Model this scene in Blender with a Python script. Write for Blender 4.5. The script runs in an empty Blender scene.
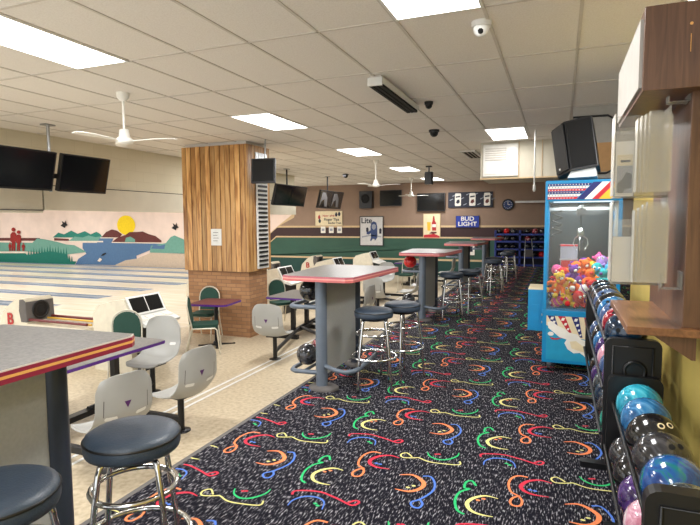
import bpy, math, random
from math import sin, cos, pi, radians
from mathutils import Vector, Matrix, Euler
random.seed(7)
C = bpy.context.scene.collection

# ------------------------------------------------------------------ camera
YAW, PITCH, ROLL, FPX, H = .379, .0787, -.0059, 527.0, 1.60
f0 = Vector((-sin(YAW), cos(YAW), 0)); r0 = Vector((cos(YAW), sin(YAW), 0)); up = Vector((0, 0, 1))
fw = f0*cos(PITCH) - up*sin(PITCH); u2 = up*cos(PITCH) + f0*sin(PITCH)
rt = r0*cos(ROLL) + u2*sin(ROLL); u3 = -r0*sin(ROLL) + u2*cos(ROLL)
cam = bpy.data.objects.new('camera', bpy.data.cameras.new('camera')); C.objects.link(cam)
m = Matrix((rt, u3, -fw)).transposed().to_4x4(); m.translation = Vector((0, 0, H)); cam.matrix_world = m
cam.data.sensor_width = 36; cam.data.lens = FPX/700*36; cam.data.clip_start = .02; cam.data.clip_end = 200
bpy.context.scene.camera = cam
def at(x, y, Y):                      # photo point on the wall plane y = Y
    d = fw + rt*(x-350)/FPX - u3*(y-262.5)/FPX
    p = Vector((0, 0, H)) + d*(Y/d.y); return (p.x, p.z)

# ------------------------------------------------------------------ materials
MATS = {}
def srgb(c):
    return tuple(((v/255)/12.92 if v/255 <= .04045 else ((v/255+.055)/1.055)**2.4) for v in c)+(1,)
def base(name):
    mt = bpy.data.materials.new(name); mt.use_nodes = True; nt = mt.node_tree
    return mt, nt, nt.nodes['Principled BSDF']
def mat(name, col, rough=.5, metal=0, var=.06, scale=12, bump=0, spec=.5, coat=0):
    """plain colour with a little procedural mottling"""
    if name in MATS: return MATS[name]
    mt, nt, b = base(name); N = nt.nodes; L = nt.links
    tc = N.new('ShaderNodeTexCoord'); n = N.new('ShaderNodeTexNoise'); n.inputs['Scale'].default_value = scale; n.inputs['Detail'].default_value = 4
    L.new(tc.outputs['Object'], n.inputs['Vector'])
    r = N.new('ShaderNodeValToRGB'); c = srgb(col)
    r.color_ramp.elements[0].position = .3; r.color_ramp.elements[1].position = .7
    r.color_ramp.elements[0].color = tuple(max(0, v*(1-var)) for v in c[:3])+(1,); r.color_ramp.elements[1].color = tuple(min(1, v*(1+var)) for v in c[:3])+(1,)
    L.new(n.outputs['Fac'], r.inputs['Fac']); L.new(r.outputs['Color'], b.inputs['Base Color'])
    b.inputs['Roughness'].default_value = rough; b.inputs['Metallic'].default_value = metal
    b.inputs['Specular IOR Level'].default_value = spec; b.inputs['Coat Weight'].default_value = coat
    if bump:
        bp = N.new('ShaderNodeBump'); bp.inputs['Strength'].default_value = bump; bp.inputs['Distance'].default_value = .01
        n2 = N.new('ShaderNodeTexNoise'); n2.inputs['Scale'].default_value = scale*6; L.new(tc.outputs['Object'], n2.inputs['Vector'])
        L.new(n2.outputs['Fac'], bp.inputs['Height']); L.new(bp.outputs['Normal'], b.inputs['Normal'])
    MATS[name] = mt; return mt
def emit(name, col, s):
    if name in MATS: return MATS[name]
    mt = bpy.data.materials.new(name); mt.use_nodes = True; nt = mt.node_tree; nt.nodes.clear()
    o = nt.nodes.new('ShaderNodeOutputMaterial'); e = nt.nodes.new('ShaderNodeEmission')
    e.inputs['Color'].default_value = srgb(col); e.inputs['Strength'].default_value = s; nt.links.new(e.outputs[0], o.inputs[0])
    MATS[name] = mt; return mt
def speckle(name, cols, scale, rough=.8, stretch=(1, 1, 1), bump=0, spec=.3):
    mt, nt, b = base(name); N = nt.nodes; L = nt.links
    tc = N.new('ShaderNodeTexCoord'); mp = N.new('ShaderNodeMapping'); mp.inputs['Scale'].default_value = stretch
    L.new(tc.outputs['Object'], mp.inputs['Vector'])
    n = N.new('ShaderNodeTexNoise'); n.inputs['Scale'].default_value = scale; n.inputs['Detail'].default_value = 3; L.new(mp.outputs[0], n.inputs['Vector'])
    r = N.new('ShaderNodeValToRGB'); cr = r.color_ramp
    while len(cr.elements) < len(cols): cr.elements.new(.5)
    for e, (p, c) in zip(cr.elements, cols): e.position = p; e.color = srgb(c)
    L.new(n.outputs['Fac'], r.inputs['Fac']); L.new(r.outputs['Color'], b.inputs['Base Color'])
    b.inputs['Roughness'].default_value = rough; b.inputs['Specular IOR Level'].default_value = spec
    if bump:
        bp = N.new('ShaderNodeBump'); bp.inputs['Strength'].default_value = bump; bp.inputs['Distance'].default_value = .004
        L.new(n.outputs['Fac'], bp.inputs['Height']); L.new(bp.outputs['Normal'], b.inputs['Normal'])
    MATS[name] = mt; return mt
def woodgrain(name, c1, c2, c3, grain, rough=.45, plank=0, axis=0):
    """grain = object-space scale per axis; plank = board width along `axis`, 0 for none"""
    mt, nt, b = base(name); N = nt.nodes; L = nt.links
    tc = N.new('ShaderNodeTexCoord'); mp = N.new('ShaderNodeMapping'); mp.inputs['Scale'].default_value = grain
    vec = tc.outputs['Object']; bw = None
    if plank:
        sx = N.new('ShaderNodeSeparateXYZ'); L.new(tc.outputs['Object'], sx.inputs[0])
        ad = N.new('ShaderNodeMath'); ad.operation = 'ADD'; L.new(sx.outputs[0], ad.inputs[0]); L.new(sx.outputs[1], ad.inputs[1])
        dv = N.new('ShaderNodeMath'); dv.operation = 'DIVIDE'; dv.inputs[1].default_value = plank
        L.new(ad.outputs[0] if axis == 'xy' else sx.outputs[axis], dv.inputs[0])
        fl = N.new('ShaderNodeMath'); fl.operation = 'FLOOR'; L.new(dv.outputs[0], fl.inputs[0])
        wn = N.new('ShaderNodeTexWhiteNoise'); wn.noise_dimensions = '1D'; L.new(fl.outputs[0], wn.inputs['W'])
        mu = N.new('ShaderNodeVectorMath'); mu.operation = 'SCALE'; mu.inputs['Scale'].default_value = 9; L.new(wn.outputs['Color'], mu.inputs[0])
        av = N.new('ShaderNodeVectorMath'); L.new(tc.outputs['Object'], av.inputs[0]); L.new(mu.outputs[0], av.inputs[1]); vec = av.outputs[0]
        bw = wn
        fr = N.new('ShaderNodeMath'); fr.operation = 'FRACT'; L.new(dv.outputs[0], fr.inputs[0])
    L.new(vec, mp.inputs['Vector'])
    n = N.new('ShaderNodeTexNoise'); n.inputs['Scale'].default_value = 1; n.inputs['Detail'].default_value = 6; n.inputs['Distortion'].default_value = 1.2; L.new(mp.outputs[0], n.inputs['Vector'])
    r = N.new('ShaderNodeValToRGB'); cr = r.color_ramp; cr.elements.new(.5)
    for e, p, c in zip(cr.elements, (.28, .5, .72), (c1, c2, c3)): e.position = p; e.color = srgb(c)
    L.new(n.outputs['Fac'], r.inputs['Fac']); out = r.outputs['Color']
    if bw:
        mx = N.new('ShaderNodeHueSaturation'); L.new(out, mx.inputs['Color'])
        mr = N.new('ShaderNodeMapRange'); mr.inputs['To Min'].default_value = .66; mr.inputs['To Max'].default_value = 1.12; L.new(bw.outputs['Value'], mr.inputs['Value']); L.new(mr.outputs[0], mx.inputs['Value'])
        out = mx.outputs[0]
        lt = N.new('ShaderNodeMath'); lt.operation = 'GREATER_THAN'; lt.inputs[1].default_value = .07; L.new(fr.outputs[0], lt.inputs[0])
        m2 = N.new('ShaderNodeMix'); m2.data_type = 'RGBA'; m2.inputs['A'].default_value = srgb((70, 38, 18)); L.new(lt.outputs[0], m2.inputs['Factor']); L.new(out, m2.inputs['B']); out = m2.outputs['Result']
    L.new(out, b.inputs['Base Color']); b.inputs['Roughness'].default_value = rough
    MATS[name] = mt; return mt
def brickmat(name, c1, c2, mortar, bw, bh, ms=.01, rough=.8, sq=.5):
    mt, nt, b = base(name); N = nt.nodes; L = nt.links
    tc = N.new('ShaderNodeTexCoord'); sx = N.new('ShaderNodeSeparateXYZ'); L.new(tc.outputs['Object'], sx.inputs[0])
    ad = N.new('ShaderNodeMath'); L.new(sx.outputs[0], ad.inputs[0]); L.new(sx.outputs[1], ad.inputs[1])
    cb = N.new('ShaderNodeCombineXYZ'); L.new(ad.outputs[0], cb.inputs[0]); L.new(sx.outputs[2], cb.inputs[1])
    br = N.new('ShaderNodeTexBrick'); L.new(cb.outputs[0], br.inputs['Vector']); br.inputs['Scale'].default_value = 1
    br.inputs['Brick Width'].default_value = bw; br.inputs['Row Height'].default_value = bh; br.inputs['Mortar Size'].default_value = ms
    br.inputs['Color1'].default_value = srgb(c1); br.inputs['Color2'].default_value = srgb(c2); br.inputs['Mortar'].default_value = srgb(mortar)
    bp = N.new('ShaderNodeBump'); bp.inputs['Strength'].default_value = .4; bp.inputs['Distance'].default_value = .01; bp.invert = True
    L.new(br.outputs['Fac'], bp.inputs['Height']); L.new(bp.outputs['Normal'], b.inputs['Normal'])
    L.new(br.outputs['Color'], b.inputs['Base Color']); b.inputs['Roughness'].default_value = rough
    MATS[name] = mt; return mt
def clear(name, tint=(255, 255, 255), alpha=.12, rough=.05):
    mt = bpy.data.materials.new(name); mt.use_nodes = True; nt = mt.node_tree; N = nt.nodes; L = nt.links; N.clear()
    o = N.new('ShaderNodeOutputMaterial'); t = N.new('ShaderNodeBsdfTransparent'); t.inputs[0].default_value = srgb(tint)
    g = N.new('ShaderNodeBsdfPrincipled'); g.inputs['Base Color'].default_value = srgb((225, 222, 210)); g.inputs['Roughness'].default_value = rough
    f = N.new('ShaderNodeFresnel'); f.inputs['IOR'].default_value = 1.45
    a = N.new('ShaderNodeMath'); a.operation = 'ADD'; a.inputs[1].default_value = alpha; a.use_clamp = True; L.new(f.outputs[0], a.inputs[0])
    mx = N.new('ShaderNodeMixShader'); L.new(a.outputs[0], mx.inputs[0]); L.new(t.outputs[0], mx.inputs[1]); L.new(g.outputs[0], mx.inputs[2]); L.new(mx.outputs[0], o.inputs[0])
    MATS[name] = mt; return mt

M = MATS
woodgrain('laminate brown wood', (84, 57, 40), (99, 69, 49), (112, 80, 58), (40, 40, 2.5), .38)
woodgrain('shelf wood', (100, 64, 40), (125, 84, 54), (142, 98, 64), (30, 3, 30), .35)
woodgrain('knotty pine boards', (140, 88, 44), (200, 150, 90), (224, 180, 120), (8, 8, 1.3), .4, .105, 'xy')
woodgrain('pale maple lane', (206, 192, 168), (222, 210, 188), (232, 222, 204), (.5, 14, 1), .22, .0)
brickmat('brown brick', (146, 104, 70), (176, 132, 92), (134, 102, 76), .21, .068, .006)
brickmat('cream painted block', (216, 208, 184), (213, 205, 180), (206, 198, 172), .4, .2, .004)
speckle('beige vinyl', [(.3, (172, 156, 130)), (.5, (192, 177, 150)), (.7, (204, 190, 165))], 22, .42, (1, 1, 1), .0, .4)
speckle('ceiling tile', [(.35, (226, 221, 214)), (.6, (234, 230, 224))], 90, .9, (1, 1, 1), .25)
mat('ceiling grid', (205, 199, 190), .6)
mat('brown paint', (148, 124, 106), .8, scale=3); mat('peach paint', (238, 216, 202), .8, scale=2); mat('tan stripe', (208, 180, 140), .7)
mat('maroon stripe', (54, 28, 28), .6); mat('green stripe', (42, 82, 66), .6, scale=2); mat('dark teal stripe', (14, 62, 56), .6, scale=2)
mat('yellow wall', (206, 182, 96), .7, scale=2, var=.12); mat('cream paint', (206, 199, 180), .7, scale=2); mat('white paint', (232, 230, 222), .6)
mat('black plastic', (16, 16, 18), .4); mat('black metal', (22, 22, 24), .35, .2); mat('matte black', (10, 10, 11), .8)
mat('screen', (14, 17, 20), .12, 0, .02); mat('chrome', (205, 205, 205), .12, 1, .02); mat('navy vinyl', (50, 62, 76), .42, bump=.15, scale=20)
mat('grey tube', (98, 108, 120), .45, .1); mat('grey panel', (172, 172, 166), .5, bump=.1, scale=60); mat('dark post', (50, 57, 68), .4)
speckle('grey laminate top', [(.35, (92, 90, 88)), (.65, (118, 115, 111))], 60, .33, (1, 1, 1), 0, .5)
mat('maroon edge', (140, 40, 62), .35); mat('gold edge', (226, 168, 92), .35); mat('salmon edge', (192, 100, 98), .35); mat('pink edge', (222, 150, 140), .35); mat('rose edge', (176, 92, 104), .35); mat('purple edge', (84, 36, 128), .35)
mat('grey seat plastic', (168, 168, 164), .36, scale=3); mat('purple mark', (78, 32, 96), .5); mat('white plastic', (226, 226, 222), .35)
mat('green upholstery', (20, 62, 50), .7, scale=30); mat('cream frame', (206, 200, 182), .35, .3)
mat('console cream', (214, 206, 186), .45); mat('red mark', (176, 40, 40), .5); mat('yellow rail', (224, 176, 60), .4); mat('maroon rail', (104, 28, 30), .4)
mat('machine blue', (10, 132, 186), .35); mat('silver', (170, 172, 174), .3, .8); mat('sky art', (30, 150, 190), .4); mat('white art', (236, 232, 222), .45); mat('cream art', (230, 214, 176), .45)
mat('red art', (190, 30, 44), .45); mat('navy art', (26, 34, 104), .45); mat('yellow art', (234, 184, 50), .45); mat('blue rack', (34, 52, 130), .5)
mat('fan white', (236, 234, 226), .4); mat('rubber grey', (96, 92, 90), .8); mat('art tan', (196, 150, 96), .6); mat('art grey', (172, 168, 160), .6)
emit('light diffuser', (255, 250, 244), 7.0); emit('soft fill', (240, 246, 255), 1.5)
clear('glass', (246, 250, 250), .03, .03); clear('acrylic', (252, 251, 250), .13, .2)
mat('teal paint', (40, 128, 112), .8); mat('light teal paint', (112, 164, 148), .8); mat('deep teal paint', (22, 116, 100), .8); mat('lake blue paint', (84, 118, 156), .8); mat('sun yellow', (250, 214, 24), .8)
mat('hill maroon', (104, 52, 48), .8); mat('figure red', (150, 40, 36), .8); mat('sand paint', (206, 186, 164), .8); mat('cream line', (240, 224, 206), .8); mat('bird black', (34, 30, 30), .8)
mat('gutter blue grey', (118, 132, 150), .3); mat('gutter dark', (104, 104, 104), .4)
for n_, c_ in dict(orange=(232, 130, 78), blue=(74, 116, 204), green=(30, 180, 104), yellow=(218, 210, 130), red=(196, 36, 62)).items(): mat('carpet '+n_, c_, .9, scale=200, var=.25)
speckle('carpet black', [(.0, (14, 13, 20)), (.53, (21, 20, 29)), (.60, (92, 90, 96)), (.70, (176, 174, 178))], 120, .95, (1, .2, 1), .3, .1)

# ------------------------------------------------------------------ mesh builder
class MB:
    def __init__(s): s.v = []; s.f = []; s.mi = []; s.ms = []; s.sm = []
    def _m(s, name):
        if name not in s.ms: s.ms.append(name)
        return s.ms.index(name)
    def add(s, vs, fs, m, smooth=False, T=None):
        o = len(s.v); k = s._m(m)
        s.v += [tuple(T @ Vector(v)) if T else tuple(v) for v in vs]
        for f in fs: s.f.append([i+o for i in f]); s.mi.append(k); s.sm.append(smooth)
        return s
    def box(s, x0, y0, z0, x1, y1, z1, m, T=None):
        v = [(x, y, z) for x in (x0, x1) for y in (y0, y1) for z in (z0, z1)]
        return s.add(v, [(0, 1, 3, 2), (4, 6, 7, 5), (0, 4, 5, 1), (2, 3, 7, 6), (0, 2, 6, 4), (1, 5, 7, 3)], m, False, T)
    def rbox(s, x0, y0, z0, x1, y1, z1, m, r=.02, n=3, T=None, axis='z'):
        """box with rounded vertical (or other) edges"""
        if axis == 'z': A = (x0, x1, y0, y1, z0, z1); g = lambda a, b, c: (a, b, c)
        elif axis == 'y': A = (x0, x1, z0, z1, y0, y1); g = lambda a, b, c: (a, c, b)
        else: A = (y0, y1, z0, z1, x0, x1); g = lambda a, b, c: (c, a, b)
        a0, a1, b0, b1, c0, c1 = A; pts = []
        for cx, cy, st in ((a1-r, b1-r, 0), (a0+r, b1-r, 1), (a0+r, b0+r, 2), (a1-r, b0+r, 3)):
            for k in range(n+1):
                t = (st+k/n)*pi/2; pts.append((cx+r*cos(t), cy+r*sin(t)))
        return s.prism([p for p in pts], c0, c1, m, g, T)
    def prism(s, pts, c0, c1, m, g=lambda a, b, c: (a, b, c), T=None, side=None):
        n = len(pts); v = [g(a, b, c0) for a, b in pts]+[g(a, b, c1) for a, b in pts]
        s.add(v, [tuple(range(n))[::-1], tuple(range(n, 2*n))], m, False, T)
        return s.add(v, [(i, (i+1) % n, n+(i+1) % n, n+i) for i in range(n)], side or m, False, T)
    def tube(s, pts, r, m, n=8, closed=False, T=None, caps=True):
        P = [Vector(p) for p in pts]; K = len(P); v = []; f = []
        prev = None
        for i, p in enumerate(P):
            if closed: t = (P[(i+1) % K]-P[i-1]).normalized()
            else: t = (P[min(i+1, K-1)]-P[max(i-1, 0)]).normalized()
            if prev is None:
                a = Vector((0, 0, 1)) if abs(t.z) < .9 else Vector((1, 0, 0)); prev = t.cross(a).normalized()
            e1 = (prev - t*prev.dot(t)).normalized(); prev = e1; e2 = t.cross(e1)
            rr = r[i] if isinstance(r, (list, tuple)) else r
            v += [tuple(p+e1*cos(2*pi*k/n)*rr+e2*sin(2*pi*k/n)*rr) for k in range(n)]
        for i in range(K if closed else K-1):
            j = (i+1) % K
            f += [(i*n+k, i*n+(k+1) % n, j*n+(k+1) % n, j*n+k) for k in range(n)]
        s.add(v, f, m, True, T)
        if not closed and caps: s.add(v[:n], [tuple(range(n))[::-1]], m, False, T); s.add(v[-n:], [tuple(range(n))], m, False, T)
        return s
    def lathe(s, prof, m, n=24, c=(0, 0, 0), T=None, smooth=True):
        v = []; f = []; K = len(prof)
        for r, z in prof:
            v += [(c[0]+r*cos(2*pi*k/n), c[1]+r*sin(2*pi*k/n), c[2]+z) for k in range(n)]
        for i in range(K-1): f += [(i*n+k, i*n+(k+1) % n, (i+1)*n+(k+1) % n, (i+1)*n+k) for k in range(n)]
        s.add(v, f, m, smooth, T); s.add(v[:n], [tuple(range(n))[::-1]], m, False, T); s.add(v[-n:], [tuple(range(n))], m, False, T)
        return s
    def sphere(s, c, r, m, n=16, k=10, T=None, sc=(1, 1, 1)):
        v = [(c[0], c[1], c[2]-r*sc[2])]; f = []
        for i in range(1, k):
            a = -pi/2+pi*i/k
            v += [(c[0]+r*sc[0]*cos(a)*cos(2*pi*j/n), c[1]+r*sc[1]*cos(a)*sin(2*pi*j/n), c[2]+r*sc[2]*sin(a)) for j in range(n)]
        v.append((c[0], c[1], c[2]+r*sc[2])); top = len(v)-1
        f += [(0, 1+(j+1) % n, 1+j) for j in range(n)]
        for i in range(k-2): f += [(1+i*n+j, 1+i*n+(j+1) % n, 1+(i+1)*n+(j+1) % n, 1+(i+1)*n+j) for j in range(n)]
        f += [(1+(k-2)*n+j, 1+(k-2)*n+(j+1) % n, top) for j in range(n)]
        return s.add(v, f, m, True, T)
    def grid(s, fn, nu, nv, m, smooth=True, thick=0, T=None):
        """surface patch fn(u,v) thickened along its normal"""
        P = [[Vector(fn(i/nu, j/nv)) for j in range(nv+1)] for i in range(nu+1)]
        def nrm(i, j):
            a = P[min(i+1, nu)][j]-P[max(i-1, 0)][j]; b = P[i][min(j+1, nv)]-P[i][max(j-1, 0)]; return a.cross(b).normalized()
        W = nv+1; v = [tuple(P[i][j]) for i in range(nu+1) for j in range(W)]
        v2 = [tuple(P[i][j]-nrm(i, j)*thick) for i in range(nu+1) for j in range(W)]
        q = [(i*W+j, (i+1)*W+j, (i+1)*W+j+1, i*W+j+1) for i in range(nu) for j in range(nv)]
        s.add(v, q, m, smooth, T)
        if thick:
            s.add(v2, [t[::-1] for t in q], m, smooth, T); O = len(v); vv = v+v2; e = []
            ring = [i*W for i in range(nu+1)]+[nu*W+j for j in range(1, W)]+[i*W+nv for i in range(nu-1, -1, -1)]+[j for j in range(nv-1, 0, -1)]
            for a, b in zip(ring, ring[1:]+ring[:1]): e.append((a, O+a, O+b, b))
            s.add(vv, e, m, False, T)
        return s
    def build(s, name, parent=None, bevel=0, loc=None):
        me = bpy.data.meshes.new(name); me.from_pydata(s.v, [], s.f)
        for k in s.ms: me.materials.append(MATS[k])
        me.polygons.foreach_set('material_index', s.mi); me.polygons.foreach_set('use_smooth', s.sm); me.update()
        o = bpy.data.objects.new(name, me); C.objects.link(o)
        if parent: o.parent = parent
        if loc: o.location = loc
        if bevel:
            b = o.modifiers.new('bevel', 'BEVEL'); b.width = bevel; b.segments = 2; b.limit_method = 'ANGLE'; b.angle_limit = radians(50)
        return o
def tag(o, label, cat, group=None, kind=None):
    if label: o['label'] = label
    if cat: o['category'] = cat
    if group: o['group'] = group
    if kind: o['kind'] = kind
    return o
def thing(name, label, cat, loc=(0, 0, 0), rz=0, group=None):
    o = bpy.data.objects.new(name, None); o.empty_display_size = .1; C.objects.link(o); o.location = loc; o.rotation_euler = (0, 0, rz)
    return tag(o, label, cat, group)
def dup(root, loc, rz=None, label=None, group=None):
    def cp(o, par):
        c = o.copy(); C.objects.link(c); c.parent = par
        for k in list(o.children): cp(k, c)
        return c
    r = cp(root, None); r.location = loc
    if rz is not None: r.rotation_euler = (0, 0, rz)
    if label: r['label'] = label
    if group: r['group'] = group
    return r
def struct(name, mb, label=None, bevel=0):
    o = mb.build(name, None, bevel); o['kind'] = 'structure'; o['category'] = name.split('_')[0]
    o['label'] = label or name.replace('_', ' '); return o
def text(body, size, m, T, name='lettering', parent=None, extrude=.002, align='CENTER', bold=0, sx=1):
    cu = bpy.data.curves.new('t', 'FONT'); cu.body = body; cu.size = size; cu.extrude = extrude; cu.align_x = align; cu.align_y = 'CENTER'; cu.offset = bold
    o = bpy.data.objects.new('t', cu); C.objects.link(o); bpy.context.view_layer.update()
    me = bpy.data.meshes.new_from_object(o); bpy.data.objects.remove(o)
    me.transform(T @ Matrix.Diagonal((sx, 1, 1, 1))); me.materials.clear(); me.materials.append(MATS[m])
    r = bpy.data.objects.new(name, me); C.objects.link(r)
    if parent: r.parent = parent
    return r
FACE_CAM = Matrix.Rotation(pi/2, 4, 'X')        # text upright, read from -Y
LOW = -.5; CEIL = 3.02; YB = 19.5

# ------------------------------------------------------------------ floors
b = MB(); b.box(-2.3, -1.6, -.06, 2.6, YB, -.002, 'carpet black'); b.box(-2.3, -1.6, LOW, -2.2, YB, -.06, 'rubber grey')
b.add([(-2.3, -1.6, 0), (2.6, -1.6, 0), (2.6, YB, 0), (-2.3, YB, 0)], [(0, 1, 2, 3)], 'carpet black')
b.box(-2.335, -1.6, -.03, -2.3, YB, .001, 'rubber grey')
STROKES = [('orange', .026, [(-0.902, 3.096), (-0.831, 3.123), (-0.771, 3.09), (-0.732, 3.033), (-0.746, 2.964), (-0.8, 2.916), (-0.881, 2.917)]),
('blue', .016, [(-0.762, 3.13), (-0.714, 3.14), (-0.67, 3.057), (-0.667, 2.962), (-0.712, 2.855), (-0.752, 2.805), (-0.729, 2.762), (-0.695, 2.764), (-0.687, 2.812), (-0.711, 2.849)]),
('green', .018, [(-0.435, 3.127), (-0.467, 3.18), (-0.498, 3.15), (-0.496, 3.078), (-0.463, 3.078), (-0.512, 3.021), (-0.523, 2.921), (-0.494, 2.82), (-0.45, 2.79)]),
('yellow', .022, [(-0.295, 3.021), (-0.364, 3.03), (-0.425, 2.982), (-0.454, 2.913), (-0.427, 2.846), (-0.369, 2.819), (-.3, 2.82)]),
('orange', .017, [(-0.149, 3.349), (-0.208, 3.348), (-0.246, 3.292), (-0.253, 3.21), (-0.232, 3.129), (-0.191, 3.097), (-0.165, 3.048), (-0.172, 2.988), (-0.209, 2.978), (-0.228, 3.012), (-0.216, 3.063), (-0.18, 3.101)]),
('red', .024, [(-0.009, 3.322), (-0.078, 3.338), (-0.146, 3.298), (-0.182, 3.224), (-0.162, 3.169), (-0.105, 3.142), (-0.023, 3.145)]),
('yellow', .013, [(-0.897, 3.37), (-0.946, 3.417), (-0.978, 3.381), (-0.952, 3.339), (-0.881, 3.36), (-0.849, 3.372), (-0.78, 3.341), (-0.7, 3.341), (-0.579, 3.366), (-0.584, 3.416)]),
('green', .016, [(-0.815, 3.477), (-0.786, 3.422), (-0.724, 3.394), (-0.662, 3.418), (-0.614, 3.488), (-0.611, 3.545)]),
('red', .017, [(-0.461, 3.537), (-0.467, 3.577), (-0.41, 3.606), (-0.319, 3.624), (-0.24, 3.605), (-0.174, 3.583), (-0.092, 3.553), (-0.064, 3.594), (-0.087, 3.61), (-0.123, 3.571)]),
('blue', .014, [(-0.429, 3.423), (-0.428, 3.485), (-0.383, 3.544), (-0.313, 3.561), (-0.253, 3.531), (-0.231, 3.454)])]
DOTS = [('yellow', (-0.813, 2.961)), ('yellow', (-0.786, 2.992)), ('orange', (-0.4, 2.964)), ('orange', (-0.372, 2.991)), ('blue', (-0.129, 3.194)), ('blue', (-0.101, 3.19)), ('red', (-0.754, 3.467)), ('red', (-.735, 3.475)), ('green', (-0.292, 3.497)), ('green', (-0.27, 3.481))]
def smoothline(P):
    P = [Vector((*p, 0)) for p in P]; out = []
    for i in range(len(P)-1):
        a = P[max(i-1, 0)]; q = P[i]; c = P[i+1]; d = P[min(i+2, len(P)-1)]
        for k in range(3):
            t = k/3; out.append(.5*((2*q)+(c-a)*t+(2*a-5*q+4*c-d)*t*t+(3*q-a-3*c+d)*t**3))
    out.append(P[-1]); return out
SM = [(c, w, smoothline(p)) for c, w, p in STROKES]
for i in range(-3, 4):
    for j in range(-3, 19):
        dx, dy = i*.963, j*.90
        for c, w, P in SM:
            n = len(P); vs = []
            for k, p in enumerate(P):
                t = (P[min(k+1, n-1)]-P[max(k-1, 0)]).normalized(); q = Vector((-t.y, t.x, 0))
                hw = w*(.35+.65*sin(pi*k/(n-1))) if len(P) < 22 else w*.42
                if w > .02: hw = w*(.12+.42*sin(pi*k/(n-1)))
                elif len(P) < 22: hw = w*(.22+.26*sin(pi*k/(n-1)))
                vs += [(p.x+dx+q.x*hw, p.y+dy+q.y*hw, .0015), (p.x+dx-q.x*hw, p.y+dy-q.y*hw, .0015)]
            fs = [(2*k, 2*k+1, 2*k+3, 2*k+2) for k in range(n-1) if all(-2.3 < vs[z][0] < 2.6 and vs[z][1] < YB for z in (2*k, 2*k+3))]
            if fs: b.add(vs, fs, 'carpet '+c)
        for c, (x, y) in DOTS:
            x += dx; y += dy
            if -2.27 < x < 2.5 and y < YB-.1:
                b.add([(x+.014*cos(a*pi/3), y+.010*sin(a*pi/3), .0015) for a in range(6)], [tuple(range(6))], 'carpet '+c)
struct('floor', b, 'raised walkway with black carpet covered in coloured squiggles')
b = MB(); b.box(-11.8, -1.6, LOW-.08, -2.2, YB, LOW, 'beige vinyl')
b.box(-11.8, -1.6, LOW, -6.9, YB, LOW+.004, 'pale maple lane')
for x in (-3.9, -4.02): b.box(x-.018, -1.6, LOW, x+.018, YB, LOW+.005, 'white plastic')
struct('floor', b, 'sunken beige floor of the bowlers area with pale approach boards')
b = MB(); b.box(-31.2, -1.6, LOW-.2, -11.8, YB, LOW-.06, 'gutter dark')
struct('trim_1', b, 'bed under the lanes')
# lanes
lane_no = ['first', 'second', 'third', 'fourth', 'fifth', 'sixth', 'seventh', 'eighth', 'ninth', 'tenth', 'eleventh', 'twelfth']
b = MB(); b.box(-19, -.53, -.06, 0, .53, 0, 'pale maple lane')
for k in range(-3, 4): b.add([(-4.3-abs(k)*.25, k*.13-.012, .0006), (-4.3-abs(k)*.25, k*.13+.012, .0006), (-4.6-abs(k)*.25, k*.13, .0006)], [(0, 1, 2)], 'maroon rail')
L0 = b
g = MB()
for sgn in (-1, 1):
    pr = [(.53+.0, 0), (.55, -.045), (.62, -.058), (.70, -.045), (.72, 0)]
    v = [(x, sgn*a, z-.002) for x in (-19, 0) for a, z in pr]; g.add(v, [(i, i+1, 6+i, 5+i) for i in range(4)], 'gutter blue grey', True)
g2 = MB(); g2.box(-19, .72, -.06, 0, .83, .006, 'gutter blue grey'); g2.box(-19, -.83, -.06, 0, -.72, .006, 'gutter blue grey')
lane0 = None
for i in range(11):
    y = 18.55-1.66*i; lab = 'pale maple bowling lane, %s one out from the painted mural wall' % lane_no[i]
    if not lane0:
        lane0 = L0.build('bowling_lane', loc=(-11.8, y, LOW)); g.build('gutter', lane0); g2.build('lane_cap', lane0); tag(lane0, lab, 'bowling lane', 'bowling lanes below the mural')
    else: dup(lane0, (-11.8, y, LOW), label=lab)

# ------------------------------------------------------------------ walls
b = MB(); b.box(-31.2, YB, LOW-.2, 2.8, YB+.2, CEIL+.1, 'peach paint')
lay = [0]
def flat(pts, m):
    lay[0] += 1; y = YB-.001-.0012*lay[0]
    b.add([(x, y, z) for x, z in pts], [tuple(range(len(pts)))], m)
def mu(*pts): return [at(x/3.5, 200+y/3.5, YB) for x, y in pts]
R = 2.79
# stripes on the right half
flat([(-12.2, LOW), (R, LOW), (R, CEIL), (-9.9, CEIL), (-10.3, 1.9), (-11.0, 1.42), (-12.2, .5)], 'tan stripe')
flat([(-10.95, 1.415), (R, 1.415), (R, CEIL), (-9.9, CEIL), (-10.25, 1.75)], 'brown paint')
flat([(-11.05, 1.34), (R, 1.34), (R, .99), (-11.1, .99), (-12.0, .28), (-12.0, .6)], 'maroon stripe')
flat([(-11.1, .93), (R, .93), (R, .16), (-12.15, .16), (-12.15, .12)], 'green stripe')
flat([(-12.15, .09), (R, .09), (R, LOW), (-12.15, LOW)], 'dark teal stripe')
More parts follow.
